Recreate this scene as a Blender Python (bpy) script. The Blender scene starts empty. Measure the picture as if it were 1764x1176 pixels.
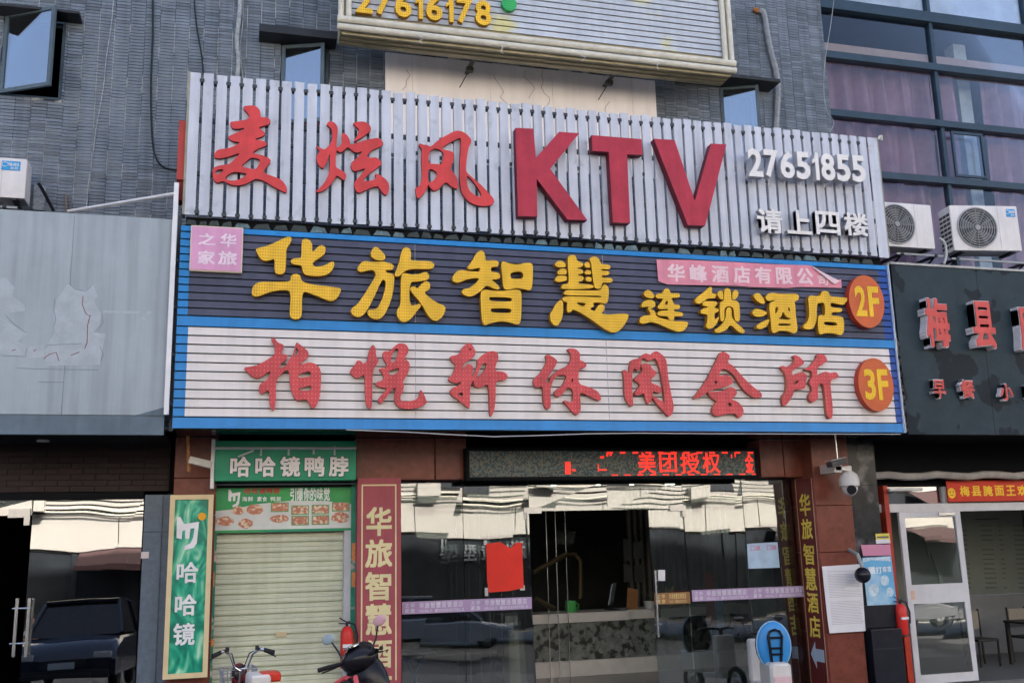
import bpy, bmesh, math, random
from mathutils import Vector, Matrix
random.seed(7)
SC = bpy.context.scene
COL = SC.collection
# ------------------------------------------------------------------ camera
F_PX, YAW, PITCH, ROLL = 1702.7, 0.27165, 0.20027, -0.02492
CAM = Vector((0.0, -14.0, 1.95))
_f = Vector((math.sin(YAW)*math.cos(PITCH), math.cos(YAW)*math.cos(PITCH), math.sin(PITCH)))
_r0 = Vector((math.cos(YAW), -math.sin(YAW), 0)); _u0 = _r0.cross(_f)
_r = _r0*math.cos(ROLL) + _u0*math.sin(ROLL); _u = -_r0*math.sin(ROLL) + _u0*math.cos(ROLL)
cd = bpy.data.cameras.new('camera'); cam = bpy.data.objects.new('camera', cd); COL.objects.link(cam)
cd.sensor_width = 36; cd.lens = F_PX/1764*36; cd.clip_end = 500; cd.clip_start = 0.05
M4 = Matrix((( _r.x, _u.x, -_f.x, CAM.x), (_r.y, _u.y, -_f.y, CAM.y), (_r.z, _u.z, -_f.z, CAM.z), (0, 0, 0, 1)))
cam.matrix_world = M4
SC.camera = cam
# ------------------------------------------------------------------ light
SUN_EL, SUN_AZ = math.radians(38), math.radians(22)     # azimuth measured from +Y (behind the shops) towards +X: the shop fronts are in open shade
W = bpy.data.worlds.new('World'); SC.world = W; W.use_nodes = True
nt = W.node_tree; bg = nt.nodes['Background']
sky = nt.nodes.new('ShaderNodeTexSky'); sky.sky_type = 'NISHITA'; sky.sun_disc = False
sky.sun_elevation = SUN_EL; sky.sun_rotation = SUN_AZ
sky.air_density = 0.8; sky.dust_density = 7.0; sky.ozone_density = 0.3
nt.links.new(sky.outputs[0], bg.inputs[0]); bg.inputs[1].default_value = 0.13
sl = bpy.data.lights.new('sun', 'SUN'); sl.energy = 5.0; sl.angle = math.radians(.6); sl.color = (1.0, 0.92, 0.82)
so = bpy.data.objects.new('sun', sl); COL.objects.link(so)
_sd = Vector((math.sin(SUN_AZ)*math.cos(SUN_EL), math.cos(SUN_AZ)*math.cos(SUN_EL), math.sin(SUN_EL)))
so.rotation_euler = _sd.to_track_quat('Z', 'Y').to_euler()
SC.view_settings.view_transform = 'Standard'; SC.view_settings.look = 'None'
SC.view_settings.exposure = 2.25; SC.view_settings.gamma = 1.0; SC.view_settings.use_curve_mapping = False
SC.cycles.max_bounces = 8; SC.cycles.transparent_max_bounces = 12
SC.cycles.glossy_bounces = 4; SC.cycles.sample_clamp_indirect = 4

def P(px, py, Y):
    """the place where the sight line through a photograph point meets the plane y = Y"""
    d = _r*((px-882)/F_PX) - _u*((py-588)/F_PX) + _f
    t = (Y - CAM.y)/d.y
    return CAM.x + d.x*t, CAM.z + d.z*t
def RC(x0, y0, x1, y1, Y):
    a = P(x0, y0, Y); b = P(x1, y1, Y)
    return a[0], b[1], b[0], a[1]       # X0, Z0, X1, Z1

# ------------------------------------------------------------------ materials
MATS = {}
def mat(name, col, rough=0.6, metal=0.0, var=0.12, vs=3.0, streak=0.0, bump=0.0, bs=60.0, spec=0.28, emit=0, col2=None, dots=None, island=0.0):
    if name in MATS: return MATS[name]
    m = bpy.data.materials.new(name); m.use_nodes = True; n = m.node_tree; L = n.links
    b = n.nodes['Principled BSDF']; b.inputs['Roughness'].default_value = rough; b.inputs['Metallic'].default_value = metal
    b.inputs['Specular IOR Level'].default_value = spec
    tc = n.nodes.new('ShaderNodeTexCoord')
    geo = n.nodes.new('ShaderNodeNewGeometry')
    noi = n.nodes.new('ShaderNodeTexNoise'); noi.inputs['Scale'].default_value = vs; noi.inputs['Detail'].default_value = 6; noi.inputs['Roughness'].default_value = 0.65
    L.new(geo.outputs['Position'], noi.inputs['Vector'])
    mr = n.nodes.new('ShaderNodeMapRange'); mr.inputs[1].default_value = 0.3; mr.inputs[2].default_value = 0.7
    mr.inputs[3].default_value = 1-var; mr.inputs[4].default_value = 1+var*0.6
    L.new(noi.outputs['Fac'], mr.inputs[0]); fac = mr.outputs[0]
    if streak:
        mp = n.nodes.new('ShaderNodeMapping'); mp.inputs['Scale'].default_value = (9, 9, 0.5)
        n2 = n.nodes.new('ShaderNodeTexNoise'); n2.inputs['Scale'].default_value = 1.0; n2.inputs['Detail'].default_value = 5
        L.new(geo.outputs['Position'], mp.inputs[0]); L.new(mp.outputs[0], n2.inputs['Vector'])
        m2 = n.nodes.new('ShaderNodeMapRange'); m2.inputs[1].default_value = 0.42; m2.inputs[2].default_value = 0.72
        m2.inputs[3].default_value = 1.0; m2.inputs[4].default_value = 1-streak
        L.new(n2.outputs['Fac'], m2.inputs[0])
        mu = n.nodes.new('ShaderNodeMath'); mu.operation = 'MULTIPLY'; L.new(fac, mu.inputs[0]); L.new(m2.outputs[0], mu.inputs[1]); fac = mu.outputs[0]
    if island:
        m2 = n.nodes.new('ShaderNodeMapRange'); m2.inputs[3].default_value = 1-island; m2.inputs[4].default_value = 1+island
        L.new(geo.outputs['Random Per Island'], m2.inputs[0])
        mu = n.nodes.new('ShaderNodeMath'); mu.operation = 'MULTIPLY'; L.new(fac, mu.inputs[0]); L.new(m2.outputs[0], mu.inputs[1]); fac = mu.outputs[0]
    base = n.nodes.new('ShaderNodeRGB'); base.outputs[0].default_value = (*col, 1); cs = base.outputs[0]
    if col2:
        n3 = n.nodes.new('ShaderNodeTexNoise'); n3.inputs['Scale'].default_value = col2[1]; n3.inputs['Detail'].default_value = 4
        L.new(geo.outputs['Position'], n3.inputs['Vector'])
        m3 = n.nodes.new('ShaderNodeMapRange'); m3.inputs[1].default_value = col2[2]; m3.inputs[2].default_value = col2[2]+col2[3]
        L.new(n3.outputs['Fac'], m3.inputs[0])
        mx = n.nodes.new('ShaderNodeMix'); mx.data_type = 'RGBA'; L.new(m3.outputs[0], mx.inputs[0]); L.new(cs, mx.inputs[6]); mx.inputs[7].default_value = (*col2[0], 1); cs = mx.outputs[2]
    if dots:
        dcol, pitch, thr = dots
        sp = n.nodes.new('ShaderNodeSeparateXYZ'); L.new(geo.outputs['Position'], sp.inputs[0])
        def sn(sock_a, sock_b, sgn):
            a = n.nodes.new('ShaderNodeMath'); a.operation = 'MULTIPLY_ADD'; L.new(sock_b, a.inputs[0]); a.inputs[1].default_value = sgn; L.new(sock_a, a.inputs[2])
            k = n.nodes.new('ShaderNodeMath'); k.operation = 'MULTIPLY'; k.inputs[1].default_value = math.pi/pitch; L.new(a.outputs[0], k.inputs[0])
            s = n.nodes.new('ShaderNodeMath'); s.operation = 'COSINE'; L.new(k.outputs[0], s.inputs[0]); return s.outputs[0]
        s1 = sn(sp.outputs[0], sp.outputs[2], 0.8); s2 = sn(sp.outputs[0], sp.outputs[2], -0.8)
        pr = n.nodes.new('ShaderNodeMath'); pr.operation = 'MULTIPLY'; L.new(s1, pr.inputs[0]); L.new(s2, pr.inputs[1])
        m4 = n.nodes.new('ShaderNodeMapRange'); m4.inputs[1].default_value = thr; m4.inputs[2].default_value = thr+0.15; L.new(pr.outputs[0], m4.inputs[0])
        mx = n.nodes.new('ShaderNodeMix'); mx.data_type = 'RGBA'; L.new(m4.outputs[0], mx.inputs[0]); L.new(cs, mx.inputs[6]); mx.inputs[7].default_value = (*dcol, 1); cs = mx.outputs[2]
    vm = n.nodes.new('ShaderNodeVectorMath'); vm.operation = 'SCALE'; L.new(cs, vm.inputs[0]); L.new(fac, vm.inputs['Scale'])
    L.new(vm.outputs[0], b.inputs['Base Color'])
    if emit:
        L.new(cs, b.inputs['Emission Color']); b.inputs['Emission Strength'].default_value = emit
    if bump:
        nb = n.nodes.new('ShaderNodeTexNoise'); nb.inputs['Scale'].default_value = bs; nb.inputs['Detail'].default_value = 3
        L.new(geo.outputs['Position'], nb.inputs['Vector'])
        bp = n.nodes.new('ShaderNodeBump'); bp.inputs['Strength'].default_value = bump; bp.inputs['Distance'].default_value = 0.01
        L.new(nb.outputs['Fac'], bp.inputs['Height']); L.new(bp.outputs[0], b.inputs['Normal'])
    MATS[name] = m
    return m
def glass(name, tint, refl, wob=0.0, wscale=0.7, rough=0.0, top=.9):
    if name in MATS: return MATS[name]
    m = bpy.data.materials.new(name); m.use_nodes = True; n = m.node_tree; L = n.links
    n.nodes.remove(n.nodes['Principled BSDF'])
    out = n.nodes['Material Output']
    t = n.nodes.new('ShaderNodeBsdfTransparent'); t.inputs[0].default_value = (*tint, 1)
    g = n.nodes.new('ShaderNodeBsdfGlossy'); g.inputs['Roughness'].default_value = rough; g.inputs[0].default_value = (0.95, 0.97, 1, 1)
    lw = n.nodes.new('ShaderNodeLayerWeight'); lw.inputs[0].default_value = 0.25
    mr = n.nodes.new('ShaderNodeMapRange'); mr.inputs[3].default_value = refl; mr.inputs[4].default_value = top
    L.new(lw.outputs['Fresnel'], mr.inputs[0])
    mx = n.nodes.new('ShaderNodeMixShader'); L.new(mr.outputs[0], mx.inputs[0]); L.new(t.outputs[0], mx.inputs[1]); L.new(g.outputs[0], mx.inputs[2])
    L.new(mx.outputs[0], out.inputs[0])
    if wob:
        geo = n.nodes.new('ShaderNodeNewGeometry')
        nb = n.nodes.new('ShaderNodeTexNoise'); nb.inputs['Scale'].default_value = wscale; nb.inputs['Detail'].default_value = 1
        L.new(geo.outputs['Position'], nb.inputs['Vector'])
        bp = n.nodes.new('ShaderNodeBump'); bp.inputs['Strength'].default_value = 1; bp.inputs['Distance'].default_value = wob
        L.new(nb.outputs['Fac'], bp.inputs['Height']); L.new(bp.outputs[0], g.inputs['Normal'])
    MATS[name] = m
    return m

# ------------------------------------------------------------------ geometry helpers
ORG = {}
class MB:
    def __init__(s): s.v = []; s.f = []; s.m = []
    def quad(s, a, b, c, d, mi=0):
        i = len(s.v); s.v += [tuple(a), tuple(b), tuple(c), tuple(d)]; s.f.append((i, i+1, i+2, i+3)); s.m.append(mi); return s
    def box(s, x0, x1, y0, y1, z0, z1, mi=0):
        if x0 > x1: x0, x1 = x1, x0
        if y0 > y1: y0, y1 = y1, y0
        if z0 > z1: z0, z1 = z1, z0
        i = len(s.v)
        s.v += [(x0,y0,z0),(x1,y0,z0),(x1,y1,z0),(x0,y1,z0),(x0,y0,z1),(x1,y0,z1),(x1,y1,z1),(x0,y1,z1)]
        for f in ((0,3,2,1),(4,5,6,7),(0,1,5,4),(1,2,6,5),(2,3,7,6),(3,0,4,7)): s.f.append(tuple(i+k for k in f)); s.m.append(mi)
        return s
    def poly(s, pts, y0, y1, mi=0, mi_side=None):
        """prism: pts are (x, z), from y0 (front) to y1 (back)"""
        n = len(pts); i = len(s.v)
        ar = sum(pts[k][0]*pts[(k+1) % n][1]-pts[(k+1) % n][0]*pts[k][1] for k in range(n))
        if ar < 0: pts = pts[::-1]
        s.v += [(p[0], y0, p[1]) for p in pts] + [(p[0], y1, p[1]) for p in pts]
        s.f.append(tuple(range(i, i+n))); s.m.append(mi)
        s.f.append(tuple(range(i+2*n-1, i+n-1, -1))); s.m.append(mi)
        ms = mi if mi_side is None else mi_side
        for k in range(n):
            k2 = (k+1) % n; s.f.append((i+k2, i+k, i+n+k, i+n+k2)); s.m.append(ms)
        return s
    def tube(s, pts, r, n=8, mi=0, caps=True, closed=False):
        pts = [Vector(p) for p in pts]; rings = []; N = len(pts)
        rs = r if isinstance(r, (list, tuple)) else [r]*N
        for k, p in enumerate(pts):
            a = pts[(k-1) % N] if (closed or k > 0) else p
            b = pts[(k+1) % N] if (closed or k < N-1) else p
            t = (b-a)
            if t.length < 1e-9: t = Vector((0, 0, 1))
            t.normalize(); ref = Vector((0, 1, 0)) if abs(t.y) < 0.9 else Vector((1, 0, 0))
            u = t.cross(ref).normalized(); w = t.cross(u)
            i = len(s.v); rings.append(i)
            for q in range(n):
                an = 2*math.pi*q/n; s.v.append(tuple(p + (u*math.cos(an)+w*math.sin(an))*rs[k]))
        pairs = list(zip(rings, rings[1:])) + ([(rings[-1], rings[0])] if closed else [])
        for a, b in pairs:
            for q in range(n): s.f.append((a+q, a+(q+1) % n, b+(q+1) % n, b+q)); s.m.append(mi)
        if caps and not closed:
            s.f.append(tuple(rings[0]+q for q in range(n))[::-1]); s.m.append(mi); s.f.append(tuple(rings[-1]+q for q in range(n))); s.m.append(mi)
        return s
    def lathe(s, prof, c, ax=(0, 0, 1), n=16, mi=0):
        """prof: (radius, height) along the axis"""
        ax = Vector(ax).normalized(); ref = Vector((1, 0, 0)) if abs(ax.x) < 0.9 else Vector((0, 1, 0))
        u = ax.cross(ref).normalized(); w = ax.cross(u); c = Vector(c); R = []
        for r, h in prof:
            i = len(s.v); R.append(i)
            for q in range(n):
                an = 2*math.pi*q/n; s.v.append(tuple(c + ax*h + (u*math.cos(an)+w*math.sin(an))*max(r, 1e-4)))
        for a, b in zip(R, R[1:]):
            for q in range(n): s.f.append((a+q, a+(q+1) % n, b+(q+1) % n, b+q)); s.m.append(mi)
        s.f.append(tuple(R[0]+q for q in range(n))[::-1]); s.m.append(mi); s.f.append(tuple(R[-1]+q for q in range(n))); s.m.append(mi)
        return s
    def ball(s, c, r, sc=(1, 1, 1), n=14, mi=0):
        c = Vector(c); i = len(s.v); h = n//2
        for a in range(h+1):
            th = math.pi*a/h
            for q in range(n):
                ph = 2*math.pi*q/n
                s.v.append((c.x+r*sc[0]*math.sin(th)*math.cos(ph), c.y+r*sc[1]*math.sin(th)*math.sin(ph), c.z+r*sc[2]*math.cos(th)))
        for a in range(h):
            for q in range(n): s.f.append((i+a*n+q, i+(a+1)*n+q, i+(a+1)*n+(q+1) % n, i+a*n+(q+1) % n)); s.m.append(mi)
        return s
    def rbox(s, x0, x1, y0, y1, z0, z1, bev=0.02, mi=0, seg=2):
        bm = bmesh.new(); bmesh.ops.create_cube(bm, size=1)
        for v in bm.verts: v.co = Vector(((x0+x1)/2+v.co.x*(x1-x0), (y0+y1)/2+v.co.y*(y1-y0), (z0+z1)/2+v.co.z*(z1-z0)))
        bmesh.ops.bevel(bm, geom=bm.edges[:], offset=bev, segments=seg, affect='EDGES', profile=0.7)
        i = len(s.v); bm.verts.index_update(); s.v += [tuple(v.co) for v in bm.verts]
        for f in bm.faces: s.f.append(tuple(i+v.index for v in f.verts)); s.m.append(mi)
        bm.free(); return s
    def xf(s, M, start=0):
        s.v = s.v[:start] + [tuple(M @ Vector(p)) for p in s.v[start:]]; return s
    def build(s, name, mats, parent=None, org=None, smooth=False):
        if not isinstance(mats, (list, tuple)): mats = [mats]
        o0 = Vector(org) if org is not None else (ORG[parent.name] if parent else Vector((0, 0, 0)))
        me = bpy.data.meshes.new(name)
        me.from_pydata([(v[0]-o0.x, v[1]-o0.y, v[2]-o0.z) for v in s.v], [], s.f)
        for m in mats: me.materials.append(m)
        me.polygons.foreach_set('material_index', s.m)
        if smooth:
            me.polygons.foreach_set('use_smooth', [True]*len(s.f))
            try: me.set_sharp_from_angle(angle=math.radians(38))
            except Exception: pass
        me.update()
        ob = bpy.data.objects.new(name, me); COL.objects.link(ob)
        if parent: ob.parent = parent
        else: ob.location = o0
        if org is not None and parent: ob.location = o0-ORG[parent.name]
        ORG[ob.name] = o0
        return ob
def props(o, label=None, cat=None, group=None, kind=None):
    if label: o['label'] = label
    if cat: o['category'] = cat
    if group: o['group'] = group
    if kind: o['kind'] = kind
    return o
def thing(name, label, cat, loc=(0, 0, 0), group=None):
    o = bpy.data.objects.new(name, None); COL.objects.link(o); o.location = loc; o.empty_display_size = 0.2
    ORG[o.name] = Vector(loc)
    return props(o, label, cat, group)
def share(src, name, parent, dloc):
    """another piece alike, sharing the mesh of src, moved by dloc"""
    c = src.copy(); c.name = name; COL.objects.link(c); c.parent = parent; c.location = Vector(src.location)+Vector(dloc)
    ORG[c.name] = ORG.get(src.name, Vector((0, 0, 0)))+Vector(dloc); return c
# ---------- lettering
def _curve_mesh(cu):
    o = bpy.data.objects.new('tmp', cu); COL.objects.link(o); bpy.context.view_layer.update()
    dg = bpy.context.evaluated_depsgraph_get(); me = bpy.data.meshes.new_from_object(o.evaluated_get(dg))
    vs = [tuple(v.co) for v in me.vertices]; fs = [tuple(p.vertices) for p in me.polygons]; nz = [p.normal.z for p in me.polygons]
    bpy.data.objects.remove(o); bpy.data.curves.remove(cu); bpy.data.meshes.remove(me)
    return vs, fs, nz
_GC = {}
def glyph(ch, bold, font_res=3):
    k = (ch, bold)
    if k not in _GC:
        cu = bpy.data.curves.new('t', 'FONT'); cu.body = ch; cu.extrude = 0.5; cu.offset = bold; cu.resolution_u = font_res
        vs, fs, nz = _curve_mesh(cu)
        _GC[k] = (vs, fs, nz, min(v[0] for v in vs), max(v[0] for v in vs), min(v[1] for v in vs), max(v[1] for v in vs))
    return _GC[k]
def put_glyph(mb, ch, bold, x0, z0, x1, z1, yf, depth, mi=0, mis=None, slant=0.0):
    if bold > 0 and ord(ch) > 0x2e80:
        # a heavier face: the same outline shifted four ways, each copy a hair behind the last
        h, w_ = (z1-z0)*bold*.95, (x1-x0)*bold*.95; e = min(.0006, depth*.15)
        for k, (dx, dz) in enumerate(((1, 1), (-1, 1), (1, -1), (-1, -1), (0, 0))):
            put_glyph(mb, ch, 0, x0+w_+dx*w_, z0+h+dz*h, x1-w_+dx*w_, z1-h+dz*h, yf+k*e, depth-k*e, mi, mis, slant)
        return mb
    vs, fs, nz, a, b, c, d = glyph(ch, bold); i = len(mb.v); sx = (x1-x0)/(b-a); sz = (z1-z0)/(d-c)
    for v in vs:
        zz = z0+(v[1]-c)*sz
        mb.v.append((x0+(v[0]-a)*sx+slant*(zz-z0), yf+(0.5-v[2])*depth, zz))
    for f, n in zip(fs, nz): mb.f.append(f if False else tuple(i+k for k in f)); mb.m.append(mi if abs(n) > 0.5 else (mi if mis is None else mis))
    return mb
FULL = set('一上小')
def line_boxes(text, pts_tl, pts_br, Y, gap=0.12, narrow=0.55):
    """cells for a run of characters between two photograph corners"""
    x0, z0, x1, z1 = RC(*pts_tl, *pts_br, Y)
    ws = [narrow if c in "1I" else (0.5 if c in '“”\'"' else 1.0) for c in text]; tot = sum(ws)+gap*(len(text)-1); u = (x1-x0)/tot; x = x0; out = []
    for c, w in zip(text, ws): out.append((c, x, z0, x+w*u, z1)); x += (w+gap)*u
    return out
def put_one(mb, x0, z0, x1, z1, yf, depth, mi=0, mis=None):
    w_, h = x1-x0, z1-z0
    mb.poly([(x0+w_*a, z0+h*b) for a, b in ((.12,.70),(.40,.80),(.55,1),(.95,1),(.95,0),(.48,0),(.48,.66),(.12,.58))], yf, yf+depth, mi, mis); return mb
def fit_cell(c, x0, z0, x1, z1):
    if c == '上': z0 += (z1-z0)*0.02
    if c in '“”"': z0 = z1-(z1-z0)*0.35
    return x0, z0, x1, z1
def line_mesh(mb, text, tl, br, Y, depth, bold=0.015, mi=0, gap=0.12):
    for c, a, b, cc, d in line_boxes(text, tl, br, Y, gap):
        if c != ' ': put_glyph(mb, c, bold, *fit_cell(c, a, b, cc, d), Y, depth, mi)
    return mb
def chaikin(pts, it=2):
    for _ in range(it):
        q = []
        n = len(pts)
        for k in range(n):
            a, b = pts[k], pts[(k+1) % n]
            q.append((a[0]*.78+b[0]*.22, a[1]*.78+b[1]*.22)); q.append((a[0]*.22+b[0]*.78, a[1]*.22+b[1]*.78))
        pts = q
    return pts
def traced(origin, loops, Y, depth, k=5.88, smooth=2):
    cu = bpy.data.curves.new('t', 'CURVE'); cu.dimensions = '2D'; cu.fill_mode = 'BOTH'; cu.extrude = depth/2
    for lp in loops:
        pts = [P(origin[0]+u/k, origin[1]+v/k, Y) for u, v in lp]
        pts = chaikin(pts, smooth) if smooth else pts
        sp = cu.splines.new('POLY'); sp.points.add(len(pts)-1); sp.use_cyclic_u = True
        for i, p in enumerate(pts): sp.points[i].co = (p[0], p[1], 0, 1)
    vs, fs, nz = _curve_mesh(cu); mb = MB()
    mb.v = [(v[0], Y+depth/2-v[2], v[1]) for v in vs]
    for f, n in zip(fs, nz): mb.f.append(f); mb.m.append(0 if abs(n) > 0.5 else 1)
    return mb
# ------------------------------------------------------------------ outlines of the hand-cut sign characters, read at 5.88 x from the photograph
CH_KTV = [
 ('mai', (350,170), [[(405,80),(470,68),(530,72),(570,110),(580,150),(582,190),(640,188),(682,215),(680,245),(655,265),(575,285),(562,300),(612,328),(630,355),(612,378),(535,405),(530,415),(620,430),(648,458),(635,480),(560,505),(505,540),(510,555),(620,578),(685,615),(680,650),(640,690),(605,750),(720,790),(800,825),(845,890),(852,945),(825,950),(700,885),(640,845),(540,805),(470,845),(400,875),(320,880),(250,860),(205,830),(140,855),(105,825),(98,780),(100,710),(120,690),(180,672),(265,665),(310,620),(385,545),(250,590),(180,605),(115,600),(110,565),(135,525),(180,510),(250,505),(330,475),(380,440),(310,435),(262,410),(250,385),(280,370),(400,320),(425,295),(320,310),(285,290),(268,235),(330,230),(440,215),(470,190),(455,150),(410,105)],
   [(125,735),(150,718),(208,715),(185,745),(150,772),(130,760)],
   [(215,805),(265,760),(320,740),(400,748),(450,765),(400,803),(330,830),(255,828)],
   [(385,685),(430,640),(485,598),(540,602),(580,620),(570,660),(530,720),(460,705)]]),
 ('xuan', (350,170), [[(1250,265),(1262,240),(1290,228),(1330,240),(1362,285),(1362,340),(1352,430),(1350,500),(1390,480),(1410,430),(1405,370),(1415,342),(1460,370),(1485,420),(1488,465),(1560,450),(1640,420),(1760,396),(1800,412),(1830,458),(1795,488),(1710,518),(1650,590),(1700,600),(1760,593),(1810,648),(1805,668),(1740,718),(1680,758),(1635,808),(1622,830),(1660,838),(1750,818),(1745,780),(1740,758),(1780,768),(1850,813),(1885,868),(1880,938),(1855,978),(1830,968),(1800,928),(1775,883),(1710,898),(1630,933),(1580,958),(1550,938),(1528,883),(1535,838),(1580,793),(1655,698),(1570,728),(1520,738),(1495,688),(1500,648),(1550,608),(1620,528),(1570,548),(1530,543),(1470,490),(1445,505),(1395,552),(1355,520),(1345,560),(1340,680),(1350,700),(1420,735),(1450,770),(1440,820),(1425,828),(1350,770),(1330,820),(1290,870),(1240,920),(1170,950),(1135,940),(1180,905),(1230,850),(1270,770),(1285,700),(1285,545),(1265,620),(1235,680),(1210,710),(1175,680),(1145,620),(1150,575),(1185,530),(1145,490),(1145,475),(1215,515),(1240,510),(1295,455),(1308,400),(1305,310),(1270,280)],
   [(1515,250),(1540,238),(1620,230),(1670,250),(1705,300),(1690,335),(1620,385),(1535,438),(1525,430),(1560,380),(1585,315),(1550,285)]]),
 ('feng', (600,190), [[(715,345),(730,335),(760,350),(800,350),(835,375),(900,310),(1000,250),(1090,205),(1150,212),(1210,250),(1248,300),(1240,340),(1220,370),(1205,450),(1195,540),(1188,605),(1210,640),(1280,700),(1350,760),(1415,830),(1470,890),(1480,930),(1455,960),(1370,972),(1290,960),(1210,920),(1150,840),(1130,730),(1128,650),(1128,560),(1135,430),(1140,330),(1140,275),(1080,300),(1000,345),(945,385),(970,400),(1030,410),(1075,435),(1070,490),(1050,560),(1035,600),(1090,660),(1110,720),(1115,780),(1100,800),(1050,775),(985,720),(930,790),(870,820),(835,790),(808,750),(800,790),(760,850),(710,900),(690,870),(682,800),(690,770),(710,785),(740,730),(750,640),(740,500),(748,390),(725,370)],
   [(880,385),(930,400),(970,440),(960,500),(940,550),(900,545),(820,540),(812,480),(830,410)],
   [(808,620),(830,592),(870,605),(905,640),(880,700),(820,738),(808,700)],
   [(1200,655),(1250,700),(1310,780),(1350,850),(1340,880),(1290,865),(1230,820),(1200,740)]])]
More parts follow.
